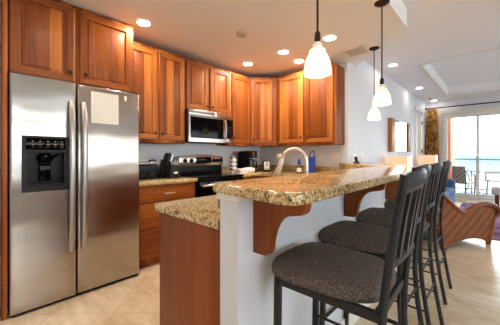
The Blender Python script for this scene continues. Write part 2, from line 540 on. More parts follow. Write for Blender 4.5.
# ceilings: living ceiling with a tray, lower kitchen ceiling with an angled edge
TX0, TX1, TY0, TY1, TZ = -0.93, 3.1, 5.25, 8.40, 2.93
m = MB()
m.box(-1.70, 4.14, -2.64, TY0, CL, CL+0.05); m.box(-1.70, 4.14, TY1, 9.44, CL, CL+0.05)
m.box(-1.70, TX0, TY0, TY1, CL, CL+0.05); m.box(TX1, 4.14, TY0, TY1, CL, CL+0.05)
m.box(TX0-0.04, TX1+0.04, TY0-0.04, TY1+0.04, TZ, TZ+0.05)
for a in ((TX0-0.04, TX0, TY0-0.04, TY1+0.04), (TX1, TX1+0.04, TY0-0.04, TY1+0.04), (TX0, TX1, TY0-0.04, TY0), (TX0, TX1, TY1, TY1+0.04)):
    m.box(a[0], a[1], a[2], a[3], CL+0.051, TZ)
m.box(-3.4, 4.15, -2.65, 9.44, 3.0, 3.06)
struct('ceiling', m, M['ceiling'], smooth=0)
m = MB()
m.prism([(-3.3, -2.6, CK), (-0.69, -2.6, CK), (-0.69, 3.14, CK), (WX+0.001, 3.98, CK), (WX+0.001, WB-0.001, CK), (-3.3, WB-0.001, CK)], (0, 0, 0.198))
struct('ceiling_kitchen', m, M['ceiling'], smooth=0)
m = MB()
prof = [(-0.06, CL-0.001), (-0.06, CL-0.014), (-0.02, CL-0.020), (0.0, CL-0.020), (0.012, CL-0.008), (0.03, CL+0.035), (0.034, CL+0.05), (0.002, CL+0.05)]
rings = []
for ins, z in prof:
    rings.append([m.bm.verts.new(p) for p in ((TX0+ins, TY0+ins, z), (TX1-ins, TY0+ins, z), (TX1-ins, TY1-ins, z), (TX0+ins, TY1-ins, z))])
for i in range(len(rings)-1):
    for k_ in range(4): m.face([rings[i][k_], rings[i][(k_+1) % 4], rings[i+1][(k_+1) % 4], rings[i+1][k_]])
struct('trim_1', m, M['white_paint'], smooth=0)

# baseboards
m = MB(); m.box(WX+0.001, WX+0.016, 4.22, 7.92, 0.001, 0.11, 0.004); struct('baseboard_living', m, M['white_paint'])
m = MB(); m.box(WX+0.02, DX0-0.03, WF-0.016, WF-0.001, 0.001, 0.11, 0.004); struct('baseboard_far', m, M['white_paint'])
m = MB(); m.box(-2.614, -2.598, -2.4, 0.147, 0.001, 0.11, 0.004); struct('baseboard_pantry', m, M['white_paint'])

# bar half wall with an angled leg to the corner
m = MB()
m.box(-0.86, -0.75, 0.73, 2.908, 0, 1.038)
struct('wall_bar', m, M['wall_bar'], smooth=0)
m = MB()
m.prism([(-0.86, 2.9085, 0), (-0.75, 2.9085, 0), (-0.75, 2.954, 0), (WX+0.002, 3.766, 0), (WX+0.002, WB-0.002, 0), (-1.660, WB-0.002, 0)], (0, 0, 1.038))
struct('wall_bar_angled', m, M['wall_bar'], smooth=0)
m = MB()
m.box(-0.868, -0.742, 0.716, 0.731, 1.012, 1.038, 0.003)
m.box(-0.749, -0.742, 0.731, 0.79, 1.012, 1.038)
struct('trim_2', m, M['white_paint'])
m = MB(); m.box(-0.749, -0.735, 0.74, 2.94, 0.001, 0.11, 0.004)
struct('baseboard_bar', m, M['white_paint'])

# sliding glass door in the far wall
d1 = bpy.data.objects.new('door_1', None); COL.objects.link(d1); d1['kind'] = 'structure'
m = MB()
m.box(DX0+0.002, DX0+0.05, WF-0.02, WF+0.11, 0.002, DZ-0.002); m.box(DX1-0.09, DX1-0.002, WF-0.02, WF+0.11, 0.002, DZ-0.002)
m.box(DX0+0.05, DX1-0.09, WF-0.02, WF+0.11, DZ-0.06, DZ-0.002); m.box(DX0+0.05, DX1-0.09, WF-0.03, WF+0.11, 0.002, 0.06)
struct('door_frame', m, M['white_paint'], d1)
panes = [(DX0+0.052, -0.345, WF+0.03), (-0.415, 0.78, WF+0.07), (0.72, DX1-0.092, WF+0.03)]
for a, b, y in panes:
    m = MB()
    m.frame_plate(lambda p, q, d: Vector((p, d, q)), a, b, 0.062, DZ-0.062, (a+0.04, b-0.065, 0.13, DZ-0.115), y-0.018, y+0.018)
    sash = struct('sash', m, M['white_paint'], d1)
    m = MB(); m.box(a+0.035, b-0.06, y-0.004, y+0.004, 0.125, DZ-0.11); struct('pane', m, M['glass'], sash, smooth=0)
m = MB(); m.box(-1.235, DX0-0.02, WF-0.05, WF-0.003, 0.02, 2.43, 0.006)
for i in range(4): m.box(-1.232+i*0.025, -1.217+i*0.025, WF-0.065, WF-0.05, 0.03, 2.42, 0.003)
struct('trim_3', m, M['trim_warm'])
m = MB(); m.box(-1.20, DX1+0.1, WF-0.055, WF-0.003, DZ+0.004, DZ+0.09, 0.004); struct('trim_4', m, M['trim_warm'])

# doorway in the living wall
m = MB()
m.box(WX+0.001, WX+0.03, 7.93, 8.02, 0.001, 2.36, 0.004); m.box(WX+0.001, WX+0.03, 8.84, 8.93, 0.001, 2.36, 0.004)
m.box(WX+0.001, WX+0.035, 7.90, 8.96, 2.36, 2.46, 0.006)
struct('trim_5', m, M['white_paint'])
d2 = bpy.data.objects.new('door_2', None); COL.objects.link(d2); d2['kind'] = 'structure'
m = MB(); m.box(-1.62, -1.575, 8.025, 8.835, 0.006, 2.27, 0.004)
struct('door_slab', m, M['trim_warm'], d2)
m = MB()
for z in (0.3, 1.25, 2.05): m.box(-1.574, -1.545, 8.815, 8.835, z, z+0.09)
struct('hinge', m, M['bronze'], d2)
m = MB(); m.lathe([(0.012, 0), (0.012, 0.03), (0.028, 0.04), (0.03, 0.06), (0.015, 0.07)], (-1.574, 8.10, 1.0), 14, axis='x')
struct('door_knob', m, M['nickel'], d2)

# windows on the right wall (unseen, assumed and sized to light the room)
for i, (a, b) in enumerate(WY):
    w = bpy.data.objects.new('window_%d' % (i+1), None); COL.objects.link(w); w['kind'] = 'structure'
    m = MB(); m.frame_plate(lambda p, q, d: Vector((d, p, q)), a+0.002, b-0.002, 0.952, 2.298, (a+0.06, b-0.06, 1.02, 2.23), 4.02, 4.10)
    m.box(4.03, 4.09, (a+b)/2-0.025, (a+b)/2+0.025, 1.021, 2.229)
    fr = struct('window_frame', m, M['white_paint'], w)
    m = MB(); m.box(4.055, 4.063, a+0.055, b-0.055, 1.015, 2.235); struct('pane', m, M['glass'], fr, smooth=0)

# outdoors: balcony, beach, sea
m = MB(); m.box(-1.6, 4.0, 9.45, 11.5, -0.14, -0.03); struct('floor_balcony', m, M['deck'], smooth=0)
m = MB(); m.box(-1.45, -0.985, 9.60, 10.6, -0.03, 2.9); struct('wall_balcony', m, M['stucco'], smooth=0)
m = MB(); m.box(-4000, 4000, 9.0, 330, -15.6, -15.2); o = struct('beach', m, M['sand'], smooth=0)
m = MB(); m.box(-6000, 6000, 290, 5600, -15.9, -15.1); o = struct('sea', m, M['sea'], smooth=0)
rl = thing('balcony_railing', 'teal balcony railing with clear panels in front of the sea', 'railing', (0.5, 11.3, -0.03))
m = MB(); m.box(-1.3, 3.6, 11.27, 11.33, 1.02, 1.07, 0.008); obj('top_rail', m, M['teal_metal'], rl)
m = MB(); m.box(-1.3, 3.6, 11.285, 11.315, 0.06, 0.09); obj('bottom_rail', m, M['teal_metal'], rl)
m = MB()
for x in (-1.27, 3.55): m.box(x-0.02, x+0.02, 11.28, 11.32, -0.029, 1.02)
for x in (-1.27, 3.55):
    m2 = MB(); m2.box(x-0.02, x+0.02, 11.28, 11.32, -0.029, 1.02); obj('post', m2, M['teal_metal'], rl)
m.bm.free()
m = MB(); m.box(-1.248, 3.528, 11.296, 11.304, 0.091, 1.019); obj('glass_panel', m, M['glass'], rl, smooth=0)

# ================================================================== KITCHEN CABINETS
def FX(x):      # front facing +X at plane x : a = Y, b = Z, d = outwards
    return lambda a, b, d: Vector((x+d, a, b))
def FY(y):      # front facing -Y at plane y : a = X
    return lambda a, b, d: Vector((a, y-d, b))

def panel_door(F, a0, a1, b0, b1, parent, knob=None, name='door', t=0.02, flat=False):
    m = MB()
    W = 0.058
    if flat: rings = [(0, 0.0005), (0, t-0.004), (0.006, t)]
    else: rings = [(0, 0.0005), (0, t-0.003), (0.004, t), (W, t), (W+0.003, t-0.013), (W+0.009, t-0.014), (W+0.013, t-0.010), (W+0.038, t-0.002)]
    vs = []
    for ins, d in rings:
        vs.append([m.bm.verts.new(F(a, b, d)) for a, b in ((a0+ins, b0+ins), (a1-ins, b0+ins), (a1-ins, b1-ins), (a0+ins, b1-ins))])
    for i in range(len(vs)-1):
        for k_ in range(4):
            mi = 0
            if i == 2 and k_ in (0, 2) and not flat: mi = 1
            m.face([vs[i][k_], vs[i][(k_+1) % 4], vs[i+1][(k_+1) % 4], vs[i+1][k_]], mi)
    m.face(vs[-1], 0); m.face(list(reversed(vs[0])), 0)
    d = obj(name, m, [M['wood_h'], M['wood_h']] if flat else [M['wood_v'], M['wood_h']], parent, smooth=20)
    if knob:
        a, b = knob
        p0 = F(a, b, t); n = (F(a, b, t+1)-p0)
        m = MB()
        prof = [(0.007, 0.0), (0.006, 0.010), (0.014, 0.014), (0.016, 0.020), (0.012, 0.026), (0.004, 0.028)]
        u = Vector((0, 0, 1)).cross(n).normalized(); w = Vector((0, 0, 1)); rg = []
        for r, z in prof:
            rg.append([m.bm.verts.new(p0 + n*(z+0.0005) + u*(r*math.cos(2*PI*k_/12)) + w*(r*math.sin(2*PI*k_/12))) for k_ in range(12)])
        for i in range(len(rg)-1):
            for k_ in range(12): m.face([rg[i][k_], rg[i][(k_+1) % 12], rg[i+1][(k_+1) % 12], rg[i+1][k_]])
        m.face(rg[0]); m.face(rg[-1])
        obj('knob', m, M['bronze'], d)
    return d

def pull(F, a, b, length, parent, t=0.02):
    p0 = F(a-length/2, b, t+0.0005); p1 = F(a+length/2, b, t+0.0005); n = F(a, b, 1)-F(a, b, 0)
    m = MB()
    pts = [p0, p0+n*0.018, p0+n*0.026+(p1-p0)*0.12, p0+n*0.03+(p1-p0)*0.5, p1+n*0.026-(p1-p0)*0.12, p1+n*0.018, p1]
    m.tube(pts, 0.006, 8); return obj('handle', m, M['nickel'], parent)

GW = 'cherry wall cabinets'
UB, UT = 1.34, 2.45
UX = -2.92                                                        # carcass front of the wall cabinets, doors stand 2 cm proud

c = thing('fridge_cabinet', 'deep two-door cherry cabinet directly above the refrigerator', 'cabinet', (-2.97, 0.67, 1.82), GW)
m = MB(); m.box(WL+0.001, -2.73, 0.19, 1.15, 1.825, 2.515, 0.002); obj('body', m, M['wood_v'], c)
panel_door(FX(-2.73), 0.207, 0.635, 1.835, 2.485, c, (0.600, 1.92))
panel_door(FX(-2.73), 0.672, 1.130, 1.835, 2.485, c, (0.712, 1.92))
m = MB(); m.box(WL+0.002, -2.60, 0.152, 0.187, 0.001, 2.515, 0.002)
tag(obj('end_panel', m, M['wood_v'], None, (-2.9, 0.17, 0)), 'tall narrow cherry end panel standing left of the refrigerator', 'panel')

def upper(name, label, y0, y1, z0, doors, kz):
    c = thing(name, label, 'cabinet', (-3.07, (y0+y1)/2, z0), GW)
    m = MB(); m.box(WL+0.001, UX, y0, y1, z0, UT, 0.002); obj('body', m, M['wood_v'], c)
    n = len(doors)
    for a, b, kn in doors:
        panel_door(FX(UX), a, b, z0+(0.035 if z0 < 1.5 else 0.012), UT-0.035, c, (kn, kz))
    return c
upper('wall_cabinet', 'tall two-door cherry wall cabinet between refrigerator and microwave', 1.152, 1.888, UB, [(1.165, 1.505, 1.475), (1.532, 1.872, 1.562)], 1.45)
upper('microwave_cabinet', 'short two-door cherry cabinet above the microwave', 1.890, 2.658, 1.79, [(1.905, 2.258, 2.228), (2.285, 2.645, 2.315)], 1.86)
upper('wall_cabinet', 'single-door cherry wall cabinet between microwave and corner cabinet', 2.660, 3.098, UB, [(2.70, 3.085, 2.735)], 1.45)

# corner cabinet with a diagonal door
c = thing('corner_cabinet', 'diagonal single-door cherry cabinet in the kitchen corner', 'cabinet', (-2.95, 3.43, UB), GW)
cx0, cy0, cx1, cy1 = UX, 3.10, -2.62, 3.40
m = MB(); m.prism([(WL+0.001, 3.10, UB), (cx0, cy0, UB), (cx1, cy1, UB), (cx1, WB-0.001, UB), (WL+0.001, WB-0.001, UB)], (0, 0, UT-UB)); obj('body', m, M['wood_v'], c, smooth=0)
L = math.hypot(cx1-cx0, cy1-cy0); ux, uy = (cx1-cx0)/L, (cy1-cy0)/L
FD = lambda a, b, d: Vector((cx0+ux*a+uy*d, cy0+uy*a-ux*d, b))
panel_door(FD, 0.03, L-0.03, UB+0.035, UT-0.035, c, (0.065, 1.45))

c = thing('wall_cabinet', 'two-door cherry wall cabinet on the back wall above the faucet', 'cabinet', (-2.11, 3.55, UB), GW)
m = MB(); m.box(-2.618, -1.605, 3.40, WB-0.001, UB, UT, 0.002); obj('body', m, M['wood_v'], c)
panel_door(FY(3.40), -2.575, -2.095, UB+0.035, UT-0.035, c, (-2.13, 1.46))
panel_door(FY(3.40), -2.055, -1.625, UB+0.035, UT-0.035, c, (-2.015, 1.46))

# ------------------------------------------------------------------ base cabinets and counters
BX = -2.68
c = thing('drawer_cabinet', 'cherry drawer base cabinet between refrigerator and range', 'cabinet', (-2.95, 1.52, 0))
m = MB(); m.box(WL+0.001, BX, 1.165, 1.878, 0.105, 0.873, 0.002); m.box(WL+0.001, BX-0.07, 1.165, 1.878, 0.001, 0.104); obj('body', m, M['wood_v'], c)
for z0, z1 in ((0.695, 0.855), (0.415, 0.68), (0.125, 0.40)):
    d = panel_door(FX(BX), 1.18, 1.865, z0, z1, c, None, 'drawer', 0.02, True)
    pull(FX(BX), 1.52, (z0+z1)/2, 0.12, d)
c = thing('corner_base_cabinet', 'cherry base cabinets running right of the range into the corner', 'cabinet', (-2.9, 3.2, 0))
m = MB(); m.box(WL+0.001, BX, 2.665, WB-0.001, 0.105, 0.873, 0.002); m.prism([(BX, 3.10, 0.105), (-1.46, 3.10, 0.105), (-1.46, 3.46, 0.105), (-1.709, WB-0.001, 0.105), (BX, WB-0.001, 0.105)], (0, 0, 0.768))
m.box(WL+0.001, BX-0.07, 2.665, WB-0.001, 0.001, 0.104); m.box(BX-0.07, -1.72, 3.17, WB-0.001, 0.001, 0.104); m.box(-1.72, -1.46, 3.17, 3.45, 0.001, 0.104)
obj('body', m, M['wood_v'], c)
d = panel_door(FX(BX), 2.68, 3.06, 0.695, 0.855, c, None, 'drawer', 0.02, True); pull(FX(BX), 2.87, 0.775, 0.1, d)
panel_door(FX(BX), 2.68, 3.06, 0.125, 0.68, c, (3.02, 0.62))
for x0, x1 in ((-2.60, -2.05), (-2.03, -1.50)):
    d = panel_door(FY(3.10), x0, x1, 0.695, 0.855, c, None, 'drawer', 0.02, True); pull(FY(3.10), (x0+x1)/2, 0.775, 0.1, d)
    panel_door(FY(3.10), x0, x1, 0.125, 0.68, c, (x0+0.04, 0.62))
c = thing('peninsula_cabinet', 'reddish wood peninsula cabinet with plain end panel beside the white bar wall', 'cabinet', (-1.15, 1.9, 0))
m = MB(); m.box(-1.42, -0.885, 0.775, 1.39, 0.105, 0.873); m.box(-1.42, -0.885, 1.39, 2.03, 0.105, 0.74); m.box(-1.42, -1.405, 1.39, 2.03, 0.74, 0.873)
m.prism([(-1.42, 2.03, 0.105), (-0.885, 2.03, 0.105), (-0.885, 2.885, 0.105), (-1.08, 3.08, 0.105), (-1.42, 3.08, 0.105)], (0, 0, 0.768)); m.box(-1.36, -0.885, 0.775, 2.88, 0.001, 0.104); obj('body', m, M['wood_v'], c)
m = MB(); m.box(-1.425, -0.862, 0.752, 0.774, 0.001, 0.873, 0.002); obj('end_panel', m, M['wood_panel'], c)
FXm = lambda a, b, d: Vector((-1.42-d, a, b))
for y0, y1 in ((0.80, 1.30), (1.32, 1.72), (1.74, 2.14), (2.16, 2.60), (2.62, 3.05)):
    panel_door(FXm, y0, y1, 0.125, 0.855, c, (y0+0.04, 0.62))

m = MB(); m.box(WL+0.001, -2.635, 1.155, 1.888, 0.8745, 0.914, 0.008, 3); m.box(WL+0.001, WL+0.02, 1.155, 1.888, 0.9145, 1.015, 0.003)
tag(obj('countertop', m, M['granite'], None, (-2.95, 1.5, 0.8745)), 'granite countertop with toaster and knife block left of the range', 'countertop', 'granite countertops')
m = MB()
m.box(WL+0.001, -2.635, 2.662, WB-0.001, 0.8745, 0.914, 0.008, 3)
m.frame_plate(lambda a, b, d: Vector((a, b, d)), -1.455, -0.881, 0.735, 2.88, (-1.38, -1.14, 1.42, 2.0), 0.8745, 0.914)
m.prism([(-2.635, 3.07, 0.8745), (-1.455, 3.07, 0.8745), (-1.455, 2.88, 0.8745), (-0.884, 2.88, 0.8745), (-1.708, WB-0.001, 0.8745), (-2.635, WB-0.001, 0.8745)], (0, 0, 0.0395))
m.box(WL+0.001, WL+0.02, 2.662, WB-0.021, 0.9145, 1.015, 0.003); m.box(WL+0.001, -1.72, WB-0.02, WB-0.001, 0.9145, 1.015, 0.003)
tag(obj('countertop', m, M['granite'], None, (-1.9, 2.9, 0.8745)), 'lower granite countertop running from range along back wall and peninsula', 'countertop', 'granite countertops')
m = MB(); m.box(-0.880, -0.8615, 0.735, 2.89, 0.9145, 1.040)
m.prism([(-0.880, 2.891, 0.9145), (-0.8615, 2.905, 0.9145), (-1.659, WB-0.004, 0.9145), (-1.688, WB-0.004, 0.9145)], (0, 0, 0.1255))
tag(obj('backsplash', m, M['granite'], None, (-0.87, 1.8, 0.9145)), 'narrow granite backsplash strip under the kitchen side of the raised bar', 'backsplash')

# raised bar top
def rounded(pts, radii, n=7):
    out = []
    N_ = len(pts)
    for i, (p, r) in enumerate(zip(pts, radii)):
        p = Vector(p); a = Vector(pts[i-1]); b = Vector(pts[(i+1) % N_])
        if r <= 0: out.append(p); continue
        da = (a-p).normalized(); db = (b-p).normalized()
        ang = da.angle(db); t = r/math.tan(ang/2)
        s, e = p+da*t, p+db*t
        for k_ in range(n+1):
            u = k_/n
            out.append((s*(1-u)+p*u)*(1-u)+(p*(1-u)+e*u)*u)
    return out
bar_pts = rounded([(-0.885, 0.70), (-0.435, 0.650), (-0.435, 3.09), (WX+0.003, 4.216), (WX+0.003, WB-0.003), (-1.69, WB-0.003), (-0.885, 2.90)],
                  [0.03, 0.075, 0.04, 0, 0, 0, 0.0])
m = MB(); m.prism([(p.x, p.y, 1.0405) for p in bar_pts], (0, 0, 0.0415), 0.012, 3)
tag(obj('bar_countertop', m, M['granite'], None, (-0.65, 1.9, 1.0405)), 'raised gold granite bar top along the row of stools', 'countertop', 'granite countertops')

# corbels under the bar
def corbel_mesh(y):
    m = MB()
    pr = [(-0.7485, 1.039), (-0.496, 1.039), (-0.496, 1.012), (-0.500, 0.992), (-0.512, 0.980), (-0.532, 0.975), (-0.560, 0.970),
          (-0.588, 0.962), (-0.612, 0.947), (-0.631, 0.926), (-0.646, 0.898), (-0.656, 0.866), (-0.661, 0.838), (-0.663, 0.815), (-0.670, 0.798), (-0.682, 0.790), (-0.7485, 0.788)]
    m.prism([(x, y, z) for x, z in pr], (0, 0.045, 0), 0.003, 2)
    return m
cl = ['curved wood corbel under the bar end nearest the peninsula end panel', 'curved wood corbel under the middle of the bar top', 'curved wood corbel under the far end of the bar behind the third stool']
c0 = None
for y, lb in zip((0.815, 1.715, 2.61), cl):
    if c0 is None:
        c0 = tag(obj('corbel', corbel_mesh(y), M['wood_panel'], None, (-0.749, y, 0.786)), lb, 'bracket', 'bar corbels')
    else:
        q = c0.copy(); COL.objects.link(q); q.location = (-0.749, y, 0.786); q['label'] = lb

# ================================================================== REFRIGERATOR
r = thing('refrigerator', 'stainless steel side-by-side refrigerator with black water dispenser', 'refrigerator', (-2.9, 0.67, 0))
m = MB(); m.box(WL+0.002, -2.67, 0.20, 1.145, 0.012, 1.775, 0.004); obj('body', m, M['charcoal'], r)
RX0, RX1, RZ0, RZ1 = -2.662, -2.574, 0.026, 1.797
F = FX(0)
def fridge_door(y0, y1, hole=None):
    m = MB()
    b = 0.014
    if hole is None:
        m.box(RX0, RX1, y0, y1, RZ0, RZ1, b, 4)
    else:
        h0, h1, z0, z1 = hole
        # front skin with an opening, rounded long edges
        prof = [(y0, RX0), (y0, RX1-b)] + [(y0+b-b*math.cos(PI/2*k_/4), RX1-b+b*math.sin(PI/2*k_/4)) for k_ in range(1, 5)]
        prof += [(h0, RX1)]
        right = [(h1, RX1)] + [(y1-b+b*math.sin(PI/2*k_/4), RX1-b+b*math.cos(PI/2*k_/4)) for k_ in range(0, 5)] + [(y1, RX0)]
        def strip(pr, za, zb):
            lo = [m.bm.verts.new((x, y, za)) for y, x in pr]; hi = [m.bm.verts.new((x, y, zb)) for y, x in pr]
            for k_ in range(len(pr)-1): m.face([lo[k_], lo[k_+1], hi[k_+1], hi[k_]])
            return lo, hi
        strip(prof, z0, z1); strip(right, z0, z1)
        lo, hi = strip(prof+right, RZ0, z0); m.face(lo)
        lo, hi = strip(prof+right, z1, RZ1); m.face(hi)
        for a0, a1, c0_, c1_ in ((h0, h0, z0, z1), (h1, h1, z0, z1)):
            vs = [m.bm.verts.new(p) for p in ((RX1, a0, c0_), (RX0, a0, c0_), (RX0, a0, c1_), (RX1, a0, c1_))]; m.face(vs)
        for zz in (z0, z1):
            vs = [m.bm.verts.new(p) for p in ((RX1, h0, zz), (RX1, h1, zz), (RX0, h1, zz), (RX0, h0, zz))]; m.face(vs)
        vs = [m.bm.verts.new(p) for p in ((RX0, y0, RZ0), (RX0, y1, RZ0), (RX0, y1, RZ1), (RX0, y0, RZ1))]; m.face(vs)
        bmesh.ops.remove_doubles(m.bm, verts=m.bm.verts[:], dist=0.0001)
    return m
HOLE = (0.285, 0.535, 0.945, 1.315)
fd = obj('freezer_door', fridge_door(0.197, 0.612, HOLE), M['steel'], r)
rd = obj('fridge_door', fridge_door(0.620, 1.148), M['steel'], r)
# handles, bowed bars
for y, dr in ((0.572, fd), (0.660, rd)):
    m = MB()
    pts = []
    for k_ in range(13):
        u = k_/12; z = 0.40+1.24*u
        out = 0.012+0.050*(1-abs(2*u-1)**5)
        pts.append((RX1+out, y, z))
    m.tube(pts, [0.013]+[0.016]*11+[0.013], 12, flat=1.4)
    m.box(RX1+0.0005, RX1+0.03, y-0.012, y+0.012, 0.405, 0.435, 0.003); m.box(RX1+0.0005, RX1+0.03, y-0.012, y+0.012, 1.605, 1.635, 0.003)
    obj('handle', m, M['steel_v'], dr)
# dispenser
m = MB(); m.frame_plate(FX(RX1), 0.262, 0.556, 0.915, 1.342, (0.292, 0.524, 0.955, 1.22), 0.0006, 0.014)
dp = obj('dispenser', m, M['charcoal'], r)
m = MB(); m.box(-2.655, -2.650, 0.287, 0.533, 0.947, 1.313); m.box(-2.65, RX1, 0.287, 0.292, 0.947, 1.22); m.box(-2.65, RX1, 0.524, 0.533, 0.947, 1.22); m.box(-2.65, RX1, 0.292, 0.524, 1.215, 1.225)
obj('recess', m, M['black_plastic'], dp, smooth=0)
m = MB(); m.box(RX1+0.0145, RX1+0.017, 0.285, 0.532, 1.235, 1.325, 0.002); cp = obj('control_panel', m, M['black_gloss'], dp)
for k_ in range(5):
    m = MB(); y = 0.315+0.046*k_
    m.box(RX1+0.0172, RX1+0.018, y, y+0.02, 1.275, 1.281); m.box(RX1+0.0172, RX1+0.018, y+0.004, y+0.016, 1.258, 1.261); m.box(RX1+0.0172, RX1+0.018, y+0.005, y+0.014, 1.296, 1.305)
    obj('button', m, M['vent_back'], dp, smooth=0)
m = MB(); m.lathe([(0.05, 0), (0.055, 0.02), (0.045, 0.045), (0.03, 0.06)], (-2.615, 0.408, 1.15), 20); m.box(-2.635, -2.60, 0.37, 0.446, 0.99, 1.15, 0.008)
m.tube([(-2.6, 0.44, 1.17), (-2.592, 0.475, 1.19), (-2.6, 0.49, 1.205)], 0.008, 8)
obj('paddle', m, M['black_gloss'], dp)
m = MB(); m.box(-2.648, -2.565, 0.293, 0.523, 0.956, 0.972, 0.003)
for k_ in range(9): m.box(-2.64, -2.566, 0.305+0.023*k_, 0.313+0.023*k_, 0.972, 0.977)
obj('drip_tray', m, M['charcoal'], dp)
m = MB(); m.box(-2.66, -2.588, 0.205, 1.14, 0.006, 0.023, 0.002); obj('base_grille', m, M['black_plastic'], r)
for y in (0.24, 1.10):
    m = MB(); m.lathe([(0.010, -0.02), (0.011, 0), (0.010, 0.02)], (-2.70, y, 0.0115), 14, axis='y'); obj('roller', m, M['black_plastic'], r)
for y in (0.205, 1.075):
    m = MB(); m.box(-2.67, -2.60, y, y+0.065, 1.7975, 1.812, 0.003); obj('hinge_cover', m, M['charcoal'], r)
m = MB(); m.box(RX1+0.0006, RX1+0.002, 0.720, 0.948, 1.475, 1.752)
o = obj('notice', m, M['note'], None, (RX1, 0.834, 1.475), smooth=0); tag(o, 'white printed paper notice stuck on the refrigerator door', 'paper')
m = MB(); m.box(RX1+0.0006, RX1+0.006, 1.00, 1.022, 1.705, 1.752, 0.002)
tag(obj('magnet', m, M['white_plastic'], None, (RX1, 1.011, 1.705)), 'small white magnet on the refrigerator beside the paper notice', 'magnet')

# ================================================================== RANGE AND MICROWAVE
r = thing('range', 'black and stainless electric range with arched control panel', 'stove', (-2.9, 2.275, 0))
SY0, SY1 = 1.893, 2.657
m = MB(); m.box(WL+0.03, -2.65, SY0, SY1, 0.02, 0.895, 0.003); obj('body', m, M['black_plastic'], r)
m = MB(); m.box(WL+0.03, -2.615, SY0, SY1, 0.896, 0.921, 0.005)
ct = obj('cooktop', m, M['black_gloss'], r)
for y, x, rr in ((2.08, -2.78, 0.10), (2.47, -2.78, 0.08), (2.08, -3.0, 0.075), (2.47, -3.0, 0.10)):
    m = MB(); m.lathe([(rr, 0), (rr, 0.0006), (rr-0.004, 0.0006), (rr-0.004, 0.0)], (x, y, 0.9214), 32, capb=False, capt=False); obj('burner', m, M['charcoal'], ct, smooth=0)
m = MB(); m.box(WL+0.03, -3.09, SY0, SY1, 0.9215, 1.04, 0.004); bg = obj('backguard', m, M['black_plastic'], r)
top = [(SY0, 1.0405), (SY1, 1.0405), (SY1, 1.165)]
for k_ in range(1, 12):
    u = k_/12; top.append((SY1-(SY1-SY0)*u, 1.165+0.035*math.sin(PI*u)))
top.append((SY0, 1.165))
m = MB(); m.prism([(WL+0.04, y, z) for y, z in top], (0.125, 0, 0), 0.005, 2)
cpnl = obj('control_panel', m, M['steel'], r)
PX = WL+0.165
m = MB(); m.box(PX+0.0005, PX+0.005, 2.165, 2.425, 1.075, 1.165, 0.003); dsp = obj('display', m, M['black_gloss'], cpnl)
for i in range(6):
    for j in range(2):
        m = MB(); m.box(PX+0.0052, PX+0.006, 2.185+0.038*i, 2.205+0.038*i, 1.092+0.022*j, 1.102+0.022*j); obj('button', m, M['charcoal'], cpnl, smooth=0)
for y in (1.985, 2.085, 2.475, 2.545, 2.615):
    m = MB(); m.lathe([(0.031, 0.0005), (0.031, 0.006), (0.024, 0.010), (0.022, 0.028), (0.018, 0.031)], (PX, y, 1.115), 18, axis='x'); m.box(PX+0.031, PX+0.036, y-0.004, y+0.004, 1.096, 1.134, 0.001)
    obj('knob', m, M['black_plastic'], cpnl)
m = MB(); m.box(-2.648, -2.612, SY0+0.005, SY1-0.005, 0.255, 0.885, 0.005); od = obj('oven_door', m, M['black_gloss'], r)
m = MB(); m.box(-2.6115, -2.608, SY0+0.12, SY1-0.12, 0.38, 0.68, 0.002); obj('window', m, M['black_plastic'], od)
m = MB()
pts = [(-2.611, SY0+0.05, 0.815), (-2.575, SY0+0.052, 0.818)] + [(-2.568+0.008*math.sin(PI*k_/8), SY0+0.06+(SY1-SY0-0.12)*k_/8, 0.82+0.012*math.sin(PI*k_/8)) for k_ in range(9)] + [(-2.575, SY1-0.052, 0.818), (-2.611, SY1-0.05, 0.815)]
m.tube(pts, 0.013, 10); obj('handle', m, M['nickel'], od)
m = MB(); m.box(-2.648, -2.615, SY0+0.005, SY1-0.005, 0.06, 0.245, 0.005); obj('drawer', m, M['steel'], r)

r = thing('microwave', 'stainless over-the-range microwave with dark glass door', 'microwave', (-3.03, 2.275, 1.36))
m = MB(); m.box(WL+0.002, -2.87, SY0, SY1, 1.365, 1.786, 0.003); obj('body', m, M['charcoal'], r)
MX = -2.868
m = MB(); m.box(MX, MX+0.03, SY0, SY1, 1.700, 1.786, 0.004)
vp = obj('vent_strip', m, M['steel'], r)
m = MB(); m.lathe([(0.026, 0.0005), (0.026, 0.003), (0.022, 0.004)], (MX+0.03, 2.33, 1.742), 20, axis='x'); m.tube([(MX+0.0345, 2.33+0.015*math.cos(a*PI/6), 1.742+0.015*math.sin(a*PI/6)) for a in range(13)], 0.0015, 6, caps=False)
obj('badge', m, M['nickel'], vp)
m = MB(); m.frame_plate(FX(MX), SY0, 2.52, 1.367, 1.698, (SY0+0.025, 2.468, 1.415, 1.690), 0.0, 0.03); md = obj('door', m, M['steel'], r, smooth=0)
m = MB(); m.box(MX+0.008, MX+0.026, SY0+0.026, 2.467, 1.416, 1.689); obj('window', m, M['black_gloss'], md, smooth=0)
m = MB(); m.tube([(MX+0.0305, 2.492, 1.42), (MX+0.055, 2.492, 1.425), (MX+0.062, 2.492, 1.46), (MX+0.066, 2.492, 1.55), (MX+0.062, 2.492, 1.64), (MX+0.055, 2.492, 1.675), (MX+0.0305, 2.492, 1.68)], 0.011, 10); obj('handle', m, M['steel_v'], md)
m = MB(); m.box(MX, MX+0.03, 2.523, SY1, 1.438, 1.698, 0.002); cp = obj('control_panel', m, M['black_gloss'], r)
for i in range(3):
    for j in range(5):
        m = MB(); m.box(MX+0.0302, MX+0.031, 2.545+0.034*i, 2.567+0.034*i, 1.46+0.032*j, 1.476+0.032*j); obj('button', m, M['charcoal'], cp, smooth=0)
m = MB(); m.box(MX, MX+0.03, 2.523, SY1, 1.367, 1.436, 0.002); obj('lower_trim', m, M['steel'], r)

